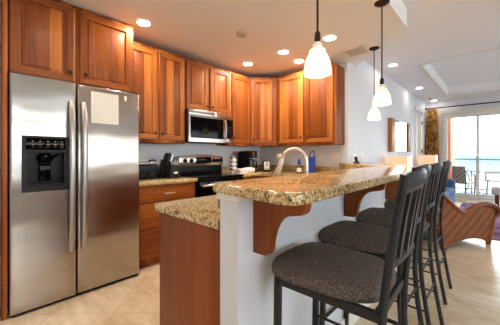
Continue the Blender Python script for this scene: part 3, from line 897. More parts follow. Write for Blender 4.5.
# ================================================================== BAR STOOLS
def stool():
    t = thing('bar_stool', 'black bar stool with brown tweed seat nearest the bar end', 'bar stool', (0, 0, 0), 'bar stools along the raised bar')
    post = [(0.075, 0.0), (0.040, 0.20), (0.011, 0.40), (0.0, 0.56), (0.004, 0.70), (0.020, 0.84), (0.042, 1.00), (0.066, 1.14)]
    def px(z):
        for (xa, za), (xb, zb) in zip(post, post[1:]):
            if za <= z <= zb: return xa+(xb-xa)*(z-za)/(zb-za)
        return post[-1][0]
    YP, YF = 0.158, 0.165
    # seat cushion: rounded outline, domed
    def outline(u):
        a = 2*PI*u; n = 3.6
        ca, sa = math.cos(a), math.sin(a)
        ex = abs(ca)**(2/n)*(1 if ca >= 0 else -1); ey = abs(sa)**(2/n)*(1 if sa >= 0 else -1)
        x = -0.225+ex*0.221; w = 0.210-0.030*(ex+1)/2
        return x, ey*w
    layers = [(0.94, 0.712), (0.99, 0.717), (1.0, 0.730), (0.995, 0.745), (0.97, 0.757), (0.90, 0.766), (0.7, 0.775), (0.4, 0.781), (0.02, 0.783)]
    m = MB(); cx = -0.222; rg = []
    N_ = 48
    for s, z in layers:
        ring = []
        for k_ in range(N_):
            x, y = outline(k_/N_); ring.append(m.bm.verts.new((cx+(x-cx)*s, y*s, z)))
        rg.append(ring)
    for i in range(len(rg)-1):
        for k_ in range(N_): m.face([rg[i][k_], rg[i][(k_+1) % N_], rg[i+1][(k_+1) % N_], rg[i+1][k_]])
    m.face(list(reversed(rg[0]))); m.face(rg[-1])
    obj('seat', m, M['tweed'], t, smooth=60)
    # seat frame
    m = MB()
    m.box(-0.395, -0.371, -0.176, 0.176, 0.680, 0.7115, 0.003); m.box(-0.371, 0.0, -0.176, -0.154, 0.680, 0.7115, 0.003); m.box(-0.371, 0.0, 0.154, 0.176, 0.680, 0.7115, 0.003); m.box(-0.02, 0.004, -0.154, 0.154, 0.680, 0.7115, 0.003)
    obj('seat_frame', m, M['black_metal'], t)
    for s in (-1, 1):
        m = MB(); m.bar([(-0.400, s*0.180, 0.001), (-0.388, s*YF, 0.3), (-0.382, s*YF, 0.682)], 0.024, 0.024, up=(1, 0, 0)); obj('leg', m, M['black_metal'], t)
        m = MB()
        pts = []
        for k_ in range(25):
            z = 0.001+1.139*k_/24; pts.append((px(z), s*(YP+0.012*max(0, 0.7-z)/0.7), z))
        m.tube(pts, [0.0135]*25, 10, flat=1.15); obj('rear_post', m, M['black_metal'], t)
    # top rail, bowed backwards
    def rail(z0, z1, bow, th):
        m = MB()
        def f(u, v):
            a = 2*PI*v
            y = -YP+2*YP*u
            zc = (z0+z1)/2+0.012*math.sin(PI*u); zz = zc+math.sin(a)*(z1-z0)/2
            return Vector((px(min(zz, 1.139))+bow*math.sin(PI*u)+math.cos(a)*th, y, zz))
        m.grid(f, 12, 12); return m
    obj('top_rail', rail(1.075, 1.142, 0.022, 0.011), M['black_metal'], t, smooth=60)
    obj('lower_rail', rail(0.838, 0.872, 0.018, 0.010), M['black_metal'], t, smooth=60)
    for k_ in range(4):
        y = -0.096+0.064*k_; bow = 0.020*math.cos(y/YP*PI/2)
        m = MB(); m.bar([(px(z)+bow, y, z) for z in (0.86, 0.93, 1.0, 1.09)], 0.024, 0.010, up=(1, 0, 0)); obj('slat', m, M['black_metal'], t)
    m = MB(); m.tube([(-0.39, -YF, 0.26), (-0.39, YF, 0.26)], 0.010, 8); obj('footrest', m, M['black_metal'], t)
    for s in (-1, 1):
        for z in (0.22, 0.40):
            m = MB(); m.tube([(-0.385, s*YF, z), (px(z), s*(YP+0.005), z)], 0.0065, 8); obj('stretcher', m, M['black_metal'], t)
    for z in (0.28, 0.46):
        m = MB(); m.tube([(px(z), -YP, z), (px(z), YP, z)], 0.0065, 8); obj('stretcher', m, M['black_metal'], t)
    return t
st = stool()
spots = [(-0.268, 1.03, 2.0, 'black slat-back bar stool with tweed seat nearest the peninsula end panel'),
         (-0.335, 1.54, 0.0, 'second bar stool from the peninsula end panel, tweed seat'),
         (-0.356, 2.11, 0.0, 'third bar stool from the peninsula end panel, tweed seat'),
         (-0.376, 2.78, 0.0, 'fourth bar stool, at the far end of the bar by the wicker armchair')]
for i, (x, y, a, lb) in enumerate(spots):
    if i == 0:
        st.location = (x, y, 0); st.rotation_euler = (0, 0, math.radians(a)); st['label'] = lb
    else: dup(st, (x, y, 0), lb, math.radians(a))

# ================================================================== LIGHTS
def can(x, y, zc, label):
    t = thing('downlight', label, 'ceiling light', (x, y, zc), 'recessed downlights')
    m = MB(); m.lathe([(0.059, -0.001), (0.059, -0.006), (0.076, -0.005), (0.078, -0.001)], (x, y, zc), 32, capb=False, capt=False)
    obj('trim_ring', m, M['white_paint'], t)
    m = MB(); m.lathe([(0.058, -0.0012), (0.058, -0.004), (0.04, -0.005)], (x, y, zc), 32); obj('lens', m, M['can_lens'] if zc < 2.6 else M['living_lens'], t)
    return t
cans = [(-2.60, 1.20, CK, 'lit recessed downlight between refrigerator cabinet and tall wall cabinet'),
        (-2.66, 2.79, CK, 'lit recessed downlight in front of the single-door wall cabinet'),
        (-2.02, 2.78, CK, 'lit recessed downlight in the middle of the kitchen ceiling'),
        (-2.05, 3.20, CK, 'lit recessed downlight in front of the back wall cabinets'),
        (-1.39, 2.81, CK, 'lit recessed downlight behind the nearest pendant, beside the ceiling vent'),
        (-1.30, 4.95, CL, 'lit recessed living room downlight nearest the pendants'),
        (-1.30, 7.07, CL, 'lit recessed living room downlight beside the tray ceiling'),
        (-1.30, 9.02, CL, 'lit recessed living room downlight above the patterned curtain'),
        (-1.75, 0.55, CK, 'unseen recessed downlight added in the kitchen ceiling by the refrigerator'),  # this and the three below are unseen and added for their light
        (-1.75, -1.2, CK, 'unseen recessed downlight added in the kitchen ceiling by the entry'),
        (0.9, -0.8, CL, 'unseen recessed downlight added in the dining ceiling'),
        (1.3, 2.2, CL, 'unseen recessed downlight added in the dining ceiling by the bar')]
for i, (x, y, z, lb) in enumerate(cans): can(x, y, z, lb)

def pendant():
    t = thing('pendant_lamp', 'p', 'pendant light', (0, 0, 0), 'pendant lamps over the bar')
    H = CK
    m = MB(); m.lathe([(0.062, H-0.001), (0.062, H-0.006), (0.052, H-0.014), (0.020, H-0.026), (0.008, H-0.03)], (0, 0, 0), 28); obj('canopy', m, M['bronze'], t)
    m = MB(); m.tube([(0, 0, H-0.03), (0, 0, 1.86)], 0.006, 10); obj('rod', m, M['bronze'], t)
    m = MB(); m.lathe([(0.012, 1.84), (0.016, 1.83), (0.017, 1.80), (0.013, 1.785)], (0, 0, 0.028), 18); obj('socket', m, M['bronze'], t)
    m = MB(); m.lathe([(0.012, 1.786), (0.026, 1.776), (0.026, 1.758), (0.014, 1.748), (0.012, 1.7435)], (0, 0, 0.028), 20); obj('glass_knob', m, M['white_plastic'], t)
    prof = [(0.018, 1.744), (0.044, 1.741), (0.046, 1.733), (0.042, 1.727), (0.050, 1.712), (0.060, 1.690), (0.068, 1.662), (0.074, 1.628), (0.077, 1.592), (0.076, 1.578),
            (0.072, 1.580), (0.070, 1.628), (0.063, 1.664), (0.054, 1.69), (0.044, 1.708), (0.02, 1.722)]
    m = MB(); m.lathe([(r_*0.96, 1.590+(z_-1.578)*0.82) for r_, z_ in prof], (0, 0, 0.045), 32); obj('shade', m, M['pendant_glass'], t)
    m = MB(); m.ball((0, 0, 1.69), 0.024, 0.024, 0.032); obj('bulb', m, M['bulb'], t)
    return t
pd = pendant()
pl = ['glass bell pendant lamp in front of the cherry back wall cabinets', 'glass bell pendant lamp hanging over the middle of the bar', 'glass bell pendant lamp hung lowest in view, over the angled bar end']
for i, (x, y) in enumerate(((-0.715, 1.30), (-0.735, 2.47), (-1.12, 3.46))):
    if i == 0: pd.location = (x, y, 0); pd['label'] = pl[0]
    else: dup(pd, (x, y, 0), pl[i])

m = MB(); m.lathe([(0.06, -0.001), (0.062, -0.02), (0.05, -0.032), (0.02, -0.035)], (-2.035, 2.04, CK), 28)
tag(obj('smoke_detector', m, M['vent_slat'], None, (-2.035, 2.04, CK)), 'round beige smoke detector on the kitchen ceiling', 'smoke detector')
v = thing('ceiling_vent', 'square louvred air vent in the kitchen ceiling by the wall corner', 'vent', (-1.33, 3.40, CK))
m = MB(); m.frame_plate(lambda a, b, d: Vector((a, b, d)), -1.47, -1.17, 3.24, 3.54, (-1.435, -1.205, 3.275, 3.505), CK-0.012, CK-0.001); obj('frame', m, M['trim_warm'], v, smooth=0)
m = MB(); m.box(-1.435, -1.205, 3.275, 3.505, CK-0.003, CK-0.001); obj('backing', m, M['vent_back'], v, smooth=0)
m = MB()
for k_ in range(9):
    y = 3.285+0.024*k_
    m.box(-1.434, -1.206, y, y+0.018, CK-0.010, CK-0.006)
obj('louvres', m, M['vent_slat'], v, smooth=0)
m = MB(); m.lathe([(0.04, -0.001), (0.038, -0.006), (0.018, -0.010), (0.018, -0.035), (0.03, -0.038), (0.03, -0.042)], (-1.32, 8.53, CL), 18)
tag(obj('sprinkler_head', m, M['brass'], None, (-1.32, 8.53, CL)), 'small brass fire sprinkler on the living room ceiling', 'sprinkler')

# ================================================================== COUNTER THINGS
CT = 0.9145
# toaster by the fridge
t = thing('toaster', 'wide black toaster with silver top beside the refrigerator', 'toaster', (-2.96, 1.36, CT))
m = MB(); m.box(-3.07, -2.86, 1.20, 1.50, CT+0.008, CT+0.175, 0.018, 3); obj('body', m, M['black_plastic'], t)
m = MB(); m.box(-3.06, -2.87, 1.21, 1.49, CT+0.1755, CT+0.195, 0.006)
tp = obj('top', m, M['steel'], t)
m = MB(); m.box(-3.01, -2.985, 1.23, 1.47, CT+0.1955, CT+0.197); m.box(-2.945, -2.92, 1.23, 1.47, CT+0.1955, CT+0.197); obj('slots', m, M['black_plastic'], tp, smooth=0)
m = MB(); m.tube([(-2.965, 1.43, CT+0.1975), (-2.965, 1.44, CT+0.215), (-2.965, 1.49, CT+0.22), (-2.965, 1.52, CT+0.205)], 0.01, 8); obj('lever', m, M['black_plastic'], tp)
m = MB(); m.box(-2.8595, -2.857, 1.25, 1.34, CT+0.05, CT+0.065); obj('nameplate', m, M['charcoal'], t)
m = MB(); m.box(-2.8595, -2.856, 1.40, 1.45, CT+0.04, CT+0.09); obj('dial', m, M['charcoal'], t)
m = MB()
for x in (-3.05, -2.89):
    for y in (1.22, 1.47): m.box(x, x+0.02, y, y+0.02, CT+0.0005, CT+0.0075)
obj('feet', m, M['black_plastic'], t, smooth=0)
# knife block
t = thing('knife_block', 'black slanted knife block with handles left of the range', 'knife block', (-2.99, 1.64, CT))
m = MB(); m.prism([(-3.07, 1.55, CT+0.001), (-3.07, 1.69, CT+0.001), (-3.07, 1.735, CT+0.16), (-3.07, 1.64, CT+0.225)], (0.15, 0, 0), 0.004); obj('block', m, M['black_plastic'], t)
for x in (-3.04, -2.995, -2.95):
    for k_, (y, z) in enumerate(((1.662, 0.213), (1.70, 0.19))):
        m = MB(); m.tube([(x, y, CT+z), (x, y+0.016, CT+z+0.04), (x, y+0.036, CT+z+0.09)], [0.010, 0.012, 0.010], 8, flat=1.5); obj('knife_handle', m, M['steel_v'] if (k_ == 1 and x > -2.96) else M['charcoal'], t)
t = thing('scissor_block', 'short dark block with small pale sticker in front of the knives', 'knife block', (-2.86, 1.66, CT))
m = MB(); m.prism([(-2.91, 1.615, CT+0.001), (-2.91, 1.745, CT+0.001), (-2.91, 1.765, CT+0.155), (-2.91, 1.635, CT+0.165)], (0.10, 0, 0), 0.004); bl = obj('block', m, M['charcoal'], t)
m = MB(); m.prism([(-2.8095, 1.665, CT+0.055), (-2.8095, 1.715, CT+0.055), (-2.8095, 1.719, CT+0.078), (-2.8095, 1.669, CT+0.078)], (0.001, 0, 0)); obj('sticker', m, M['white_plastic'], bl, smooth=0)
for y in (1.665, 1.70, 1.735):
    m = MB(); m.tube([(-2.86, y, CT+0.158), (-2.86, y+0.01, CT+0.19), (-2.86, y+0.02, CT+0.215)], [0.009, 0.011, 0.008], 8); obj('handle', m, M['steel_v'], t)

# canister, coffee maker, towels, small toaster in the far corner
t = thing('canister', 'tall white and steel canister between range and coffee maker', 'canister', (-2.99, 2.80, CT))
m = MB(); m.lathe([(0.054, 0.0005), (0.055, 0.01), (0.055, 0.215)], (-2.99, 2.80, CT), 28); obj('body', m, M['white_plastic'], t)
m = MB()
for z in (0.045, 0.10, 0.155): m.lathe([(0.0552, z), (0.0558, z+0.004), (0.0558, z+0.02), (0.0552, z+0.024)], (-2.99, 2.80, CT), 28, capb=False, capt=False)
obj('bands', m, M['steel'], t)
m = MB(); m.lathe([(0.056, 0.2155), (0.057, 0.235), (0.05, 0.25), (0.012, 0.254), (0.014, 0.268), (0.008, 0.273)], (-2.99, 2.80, CT), 28); obj('lid', m, M['steel'], t)

t = thing('coffee_maker', 'black drip coffee maker with glass carafe in the kitchen corner', 'coffee maker', (-2.98, 3.10, CT))
t_o = Vector((-2.98, 3.10, 0))
def rot(p, a, c): 
    x, y = p[0]-c.x, p[1]-c.y
    return Vector((c.x+x*math.cos(a)-y*math.sin(a), c.y+x*math.sin(a)+y*math.cos(a), p[2]))
def rbox(m, x0, x1, y0, y1, z0, z1, a, c, bev=0.004):
    m.hexa([rot(p, a, c) for p in ((x0, y0, z0), (x1, y0, z0), (x1, y1, z0), (x0, y1, z0), (x0, y0, z1), (x1, y0, z1), (x1, y1, z1), (x0, y1, z1))], bev)
A = math.radians(10)
m = MB(); rbox(m, -3.08, -2.85, 2.99, 3.21, CT+0.001, CT+0.03, A, t_o); rbox(m, -3.08, -2.99, 2.99, 3.21, CT+0.028, CT+0.34, A, t_o, 0.008); rbox(m, -2.995, -2.85, 2.99, 3.21, CT+0.23, CT+0.345, A, t_o, 0.008)
bd = obj('body', m, M['black_plastic'], t)
m = MB(); rbox(m, -2.849, -2.846, 3.06, 3.13, CT+0.245, CT+0.335, A, t_o, 0.001); obj('front_plate', m, M['steel'], bd)
m = MB(); c2 = rot((-2.915, 3.10, 0), A, t_o); m.lathe([(0.055, 0.031), (0.068, 0.05), (0.07, 0.10), (0.06, 0.15), (0.045, 0.18), (0.047, 0.195)], (c2.x, c2.y, CT), 24); cf = obj('carafe', m, M['clear_plastic'], t)
m = MB(); m.lathe([(0.046, 0.1955), (0.046, 0.21), (0.02, 0.217)], (c2.x, c2.y, CT), 20); m.tube([(c2.x+0.045, c2.y+0.02, CT+0.19), (c2.x+0.10, c2.y+0.04, CT+0.17), (c2.x+0.10, c2.y+0.04, CT+0.08), (c2.x+0.07, c2.y+0.025, CT+0.06)], 0.009, 8); obj('carafe_handle', m, M['black_plastic'], cf)
m = MB(); m.lathe([(0.054, 0.0335), (0.064, 0.052), (0.066, 0.085)], (c2.x, c2.y, CT), 22); obj('coffee', m, M['wood_dark'], cf)

m = MB()
for i, (z, w) in enumerate(((0.012, 1.0), (0.036, 0.97), (0.06, 0.93))):
    m.box(-2.86, -2.72, 2.70-0.005*i, 2.86+0.003*i, CT+z-0.0115, CT+z+0.0115, 0.011, 4)
tag(obj('towel', m, M['white_cloth'], None, (-2.79, 2.78, CT)), 'folded white dish towels on the counter right of the range', 'towel', 'white dish towels')
m = MB()
def rollf(u, v):
    a = 2*PI*v; rr = 0.042*(1-0.18*abs(2*u-1)**3)
    return Vector((-2.80+0.16*(u-0.5)*0.5+rr*math.cos(a)*0.7, 2.95+0.16*(u-0.5)*0.9-rr*math.cos(a)*0.5, CT+0.044+rr*math.sin(a)))
m.grid(rollf, 10, 18)
m.ball((-2.84, 2.878, CT+0.044), 0.025, 0.02, 0.034); m.ball((-2.76, 3.022, CT+0.044), 0.025, 0.02, 0.034)
tag(obj('towel', m, M['white_cloth'], None, (-2.80, 2.95, CT)), 'rolled white dish towel in front of the coffee maker', 'towel', 'white dish towels')

t = thing('toaster', 'small black toaster with silver end panel in the kitchen corner', 'toaster', (-2.87, 3.46, CT))
A = math.radians(45); t_o = Vector((-2.87, 3.46, 0))
m = MB(); rbox(m, -2.93, -2.81, 3.36, 3.56, CT+0.001, CT+0.185, A, t_o, 0.016); bd = obj('body', m, M['black_plastic'], t)
m = MB(); rbox(m, -2.915, -2.825, 3.357, 3.3595, CT+0.035, CT+0.165, A, t_o, 0.001); fp = obj('end_panel', m, M['white_plastic'], bd)
m = MB(); rbox(m, -2.876, -2.864, 3.353, 3.3565, CT+0.08, CT+0.145, A, t_o, 0.001); rbox(m, -2.888, -2.852, 3.340, 3.3565, CT+0.128, CT+0.142, A, t_o, 0.002); rbox(m, -2.90, -2.84, 3.353, 3.3565, CT+0.05, CT+0.058, A, t_o, 0.001)
obj('lever', m, M['black_plastic'], bd)

# faucet in the peninsula sink
t = thing('kitchen_faucet', 'brushed nickel gooseneck faucet rising behind the bar top', 'faucet', (-1.02, 1.69, CT))
bx, by = -1.02, 1.69
m = MB(); m.lathe([(0.030, 0.0005), (0.030, 0.008), (0.022, 0.02), (0.019, 0.08), (0.016, 0.09)], (bx, by, CT), 22); obj('base', m, M['nickel'], t)
m = MB(); pts = [(bx, by, CT+0.085), (bx, by, CT+0.20)]
R_ = 0.092; sx, sy = -0.92, -0.38
for k_ in range(1, 14):
    a = PI*k_/13*0.93
    q = R_-R_*math.cos(a); pts.append((bx+sx*q, by+sy*q, CT+0.232+R_*math.sin(a)))
pts.insert(2, (bx, by, CT+0.232))
m.tube(pts, 0.0145, 14); sp = obj('spout', m, M['nickel'], t)
e = Vector(pts[-1]); dn = (Vector(pts[-1])-Vector(pts[-2])).normalized()
m = MB(); m.tube([e, e+dn*0.02, e+dn*0.06, e+dn*0.11, e+dn*0.125], [0.016, 0.020, 0.022, 0.028, 0.026], 16); obj('spray_head', m, M['nickel'], sp)
m = MB(); m.tube([(bx, by+0.018, CT+0.06), (bx+0.0, by+0.05, CT+0.075), (bx, by+0.10, CT+0.10)], [0.010, 0.008, 0.007], 10); obj('lever', m, M['nickel'], t)
m = MB()
m.frame_plate(lambda a, b, d: Vector((a, b, d)), -1.395, -1.125, 1.405, 2.015, (-1.365, -1.155, 1.435, 1.985), 0.9145, 0.918)
m.frame_plate(lambda a, b, d: Vector((a, b, d)), -1.37, -1.15, 1.43, 1.99, (-1.364, -1.156, 1.436, 1.984), 0.76, 0.9144)
m.box(-1.37, -1.15, 1.43, 1.99, 0.754, 0.759)
tag(obj('sink', m, M['steel'], None, (-1.26, 1.71, 0.754)), 'stainless sink basin set in the lower peninsula counter', 'sink')

# blue bag, bottle, metal vessel, cord
t = thing('tote_bag', 'narrow royal blue bag with loop handle on the back counter', 'bag', (-2.02, 3.50, CT))
m = MB()
def bagf(u, v):
    z = CT+0.001+0.245*v; a = 2*PI*u; wx = 0.052+0.006*v; wy = 0.032*(1-0.35*v)
    ca, sa = math.cos(a), math.sin(a)
    return Vector((-2.02+wx*abs(ca)**0.6*(1 if ca >= 0 else -1), 3.50+wy*abs(sa)**0.6*(1 if sa >= 0 else -1), z+0.012*v*ca))
m.grid(bagf, 24, 8, closeu=True)
bmesh.ops.holes_fill(m.bm, edges=[e_ for e_ in m.bm.edges if e_.is_boundary])
obj('body', m, M['blue_cloth'], t, smooth=60)
m = MB(); m.tube([(-2.02-0.042*math.cos(PI*k_/10)+0.014*math.sin(PI*k_/10), 3.50, CT+0.235+0.105*math.sin(PI*k_/10)) for k_ in range(11)], 0.008, 8); obj('handle', m, M['blue_cloth'], t)
t = thing('dish_soap_bottle', 'clear bottle with blue cap beside the blue bag', 'bottle', (-2.13, 3.33, CT))
m = MB(); m.lathe([(0.030, 0.0005), (0.036, 0.01), (0.036, 0.11), (0.030, 0.14), (0.014, 0.155)], (-2.13, 3.33, CT), 20); obj('body', m, M['clear_plastic'], t)
m = MB(); m.lathe([(0.0365, 0.03), (0.0368, 0.035), (0.0368, 0.085), (0.0365, 0.09)], (-2.13, 3.33, CT), 20, capb=False, capt=False); obj('sleeve', m, M['white_plastic'], t)
m = MB(); m.lathe([(0.022, 0.1555), (0.024, 0.16), (0.024, 0.205), (0.018, 0.215)], (-2.13, 3.33, CT), 20); obj('cap', m, M['blue_cloth'], t)
m = MB(); m.lathe([(0.035, 0.0005), (0.036, 0.012), (0.012, 0.02), (0.011, 0.20), (0.024, 0.212), (0.050, 0.230), (0.064, 0.258), (0.060, 0.285), (0.036, 0.302), (0.010, 0.307)], (-2.56, 3.41, CT), 26)
tag(obj('kitchen_stand', m, M['nickel'], None, (-2.56, 3.41, CT)), 'rounded metallic vessel on a slim stem behind the faucet spout', 'vessel')
m = MB()
pts = []
for k_ in range(40):
    a = 2*PI*k_/13; pts.append((-1.80+0.0016*k_+0.042*math.cos(a), 3.46+0.03*math.sin(a), CT+0.010+0.050*max(0, math.sin(a*0.5+0.4*k_/13))*(k_ % 13)/13))
m.tube(pts, 0.005, 6); tag(obj('looped_cord', m, M['beige_cord'], None, (-1.80, 3.46, CT)), 'pale looped cord lying on the back counter below the switch plates', 'cord')

# wall plates
def plate_x(x, y, z, w, h, label, kind, n):   # on a wall facing +X
    t = thing('outlet' if kind == 'outlet' else 'light_switch', label, kind, (x, y, z))
    m = MB(); m.box(x+0.0006, x+0.006, y-w/2, y+w/2, z-h/2, z+h/2, 0.002); pt = obj('plate', m, M['white_plastic'], t)
    for i in range(n):
        m = MB()
        if kind == 'outlet': m.box(x+0.0062, x+0.008, y-0.016, y+0.016, z-0.032+0.038*i, z-0.006+0.038*i, 0.001)
        else: m.box(x+0.0062, x+0.010, y-w/2+w*(i+0.5)/n-0.012, y-w/2+w*(i+0.5)/n+0.012, z-0.025, z+0.025, 0.001)
        obj('socket' if kind == 'outlet' else 'rocker', m, M['trim_warm'], pt)
def plate_y(x, y, z, w, h, label, kind, n):   # on a wall facing -Y
    t = thing('outlet' if kind == 'outlet' else 'light_switch', label, kind, (x, y, z))
    m = MB(); m.box(x-w/2, x+w/2, y-0.006, y-0.0006, z-h/2, z+h/2, 0.002); pt = obj('plate', m, M['white_plastic'], t)
    for i in range(n):
        m = MB()
        if kind == 'outlet': m.box(x-0.016, x+0.016, y-0.008, y-0.0062, z-0.032+0.038*i, z-0.006+0.038*i, 0.001)
        else: m.box(x-w/2+w*(i+0.5)/n-0.012, x-w/2+w*(i+0.5)/n+0.012, y-0.010, y-0.0062, z-0.025, z+0.025, 0.001)
        obj('socket' if kind == 'outlet' else 'rocker', m, M['trim_warm'], pt)
plate_x(WL, 1.47, 1.165, 0.075, 0.12, 'white wall outlet above the toaster beside the refrigerator', 'outlet', 2)
plate_y(-1.98, WB, 1.165, 0.075, 0.12, 'white wall outlet between the blue bag and the switch plate', 'outlet', 2)
plate_y(-1.765, WB, 1.165, 0.16, 0.12, 'wide white switch plate on the kitchen wall under the cabinet end', 'light switch', 3)
plate_x(WX, 3.93, 1.15, 0.12, 0.12, 'white double switch plate on the living wall just past the corner', 'light switch', 2)
plate_x(WX, 4.22, 1.15, 0.12, 0.13, 'white switch plate on the living wall nearer the mirror', 'light switch', 2)
t = thing('telephone', 'small dark grey cordless telephone standing on the angled bar end', 'telephone', (-1.47, 3.80, 1.0825))
m = MB(); m.box(-1.505, -1.435, 3.76, 3.84, 1.0826, 1.10, 0.006); obj('base', m, M['charcoal'], t)
m = MB(); m.hexa([(-1.49, 3.785, 1.1005), (-1.45, 3.785, 1.1005), (-1.45, 3.815, 1.1005), (-1.49, 3.815, 1.1005), (-1.50, 3.785, 1.17), (-1.46, 3.785, 1.17), (-1.46, 3.81, 1.17), (-1.50, 3.81, 1.17)], 0.005); obj('handset', m, M['black_plastic'], t)

# ================================================================== LIVING ROOM
t = thing('wall_mirror', 'rectangular mirror with wide oak side rails on the living wall', 'mirror', (WX, 6.38, 1.25))
m = MB(); m.box(WX+0.001, WX+0.05, 5.84, 6.92, 1.27, 1.905, 0.002); obj('glass', m, M['mirror'], t, smooth=0)
for y0, y1 in ((5.60, 5.838), (6.922, 7.16)):
    m = MB(); m.box(WX+0.001, WX+0.075, y0, y1, 1.255, 1.915, 0.003); obj('side_rail', m, M['oak'], t)

def table_lamp(x, y, w, zt, zb, label):
    tb = 0.58
    t = thing('table_lamp', label, 'lamp', (x, y, tb))
    m = MB(); m.lathe([(0.075, tb+0.0005), (0.078, tb+0.015), (0.03, tb+0.03), (0.05, tb+0.10), (0.075, tb+0.18), (0.05, tb+0.27), (0.018, tb+0.30), (0.012, zb+0.02)], (x, y, 0), 24); obj('base', m, M['wood_dark'], t)
    m = MB()
    hw, hd = w/2, w*0.5
    rg = []
    for z, s in ((zb, 1.0), (zt, 0.97), (zt, 0.95), (zb, 0.98)):
        rg.append([m.bm.verts.new((x+a*hd*s, y+b*hw*s, z)) for a, b in ((-1, -1), (1, -1), (1, 1), (-1, 1))])
    for i in range(4):
        for k_ in range(4): m.face([rg[i][k_], rg[i][(k_+1) % 4], rg[(i+1) % 4][(k_+1) % 4], rg[(i+1) % 4][k_]])
    obj('shade', m, M['lamp_shade'], t, smooth=0)
    m = MB(); m.tube([(x, y, zb+0.02), (x, y, zt+0.03)], 0.005, 8); m.ball((x, y, zt+0.035), 0.012); obj('finial', m, M['nickel'], t)
table_lamp(-1.30, 5.33, 0.36, 1.172, 0.95, 'lit table lamp with wide peach shade seen over the bar end')
table_lamp(-1.27, 7.92, 0.36, 1.186, 0.95, 'lit table lamp with peach shade in front of the patterned curtain')
def side_table(x, y, label):
    t = thing('side_table', label, 'table', (x, y, 0), 'dark side tables beside the sofa')
    m = MB(); m.box(x-0.24, x+0.24, y-0.24, y+0.24, 0.545, 0.579, 0.005); obj('tabletop', m, M['wood_dark'], t)
    for a in (-1, 1):
        for b in (-1, 1):
            m = MB(); m.box(x+a*0.20-0.02, x+a*0.20+0.02, y+b*0.20-0.02, y+b*0.20+0.02, 0.001, 0.5445, 0.003); obj('leg', m, M['wood_dark'], t)
side_table(-1.29, 5.33, 'dark side table under the lamp nearest the bar')
side_table(-1.29, 7.92, 'dark side table under the lamp by the curtain')

t = thing('sofa', 'slate blue upholstered sofa against the living wall behind the wicker armchair', 'sofa', (-1.1, 6.65, 0))
m = MB(); m.box(-1.50, -0.70, 5.70, 7.62, 0.08, 0.30, 0.02, 3); obj('base', m, M['blue_sofa'], t)
m = MB(); m.box(-1.52, -1.27, 5.72, 7.60, 0.301, 0.85, 0.05, 4); obj('backrest', m, M['blue_sofa'], t)
for y0, y1 in ((5.66, 5.86), (7.46, 7.66)):
    m = MB(); m.box(-1.48, -0.69, y0, y1, 0.301, 0.64, 0.05, 4); obj('arm', m, M['blue_sofa'], t)
for y0, y1 in ((5.865, 6.655), (6.665, 7.455)):
    m = MB(); m.box(-1.265, -0.69, y0, y1, 0.302, 0.46, 0.04, 4); obj('seat_cushion', m, M['blue_sofa'], t)
for x in (-1.45, -0.75):
    for y in (5.75, 7.57):
        m = MB(); m.lathe([(0.02, 0.001), (0.028, 0.079)], (x, y, 0), 12); obj('foot', m, M['wood_dark'], t)

m = MB(); m.box(-0.62, 1.5, 5.05, 8.42, 0.001, 0.014, 0.004)
tag(obj('rug', m, M['rug'], None, (0.44, 6.7, 0)), 'purple patterned area rug on the living room floor', 'rug')

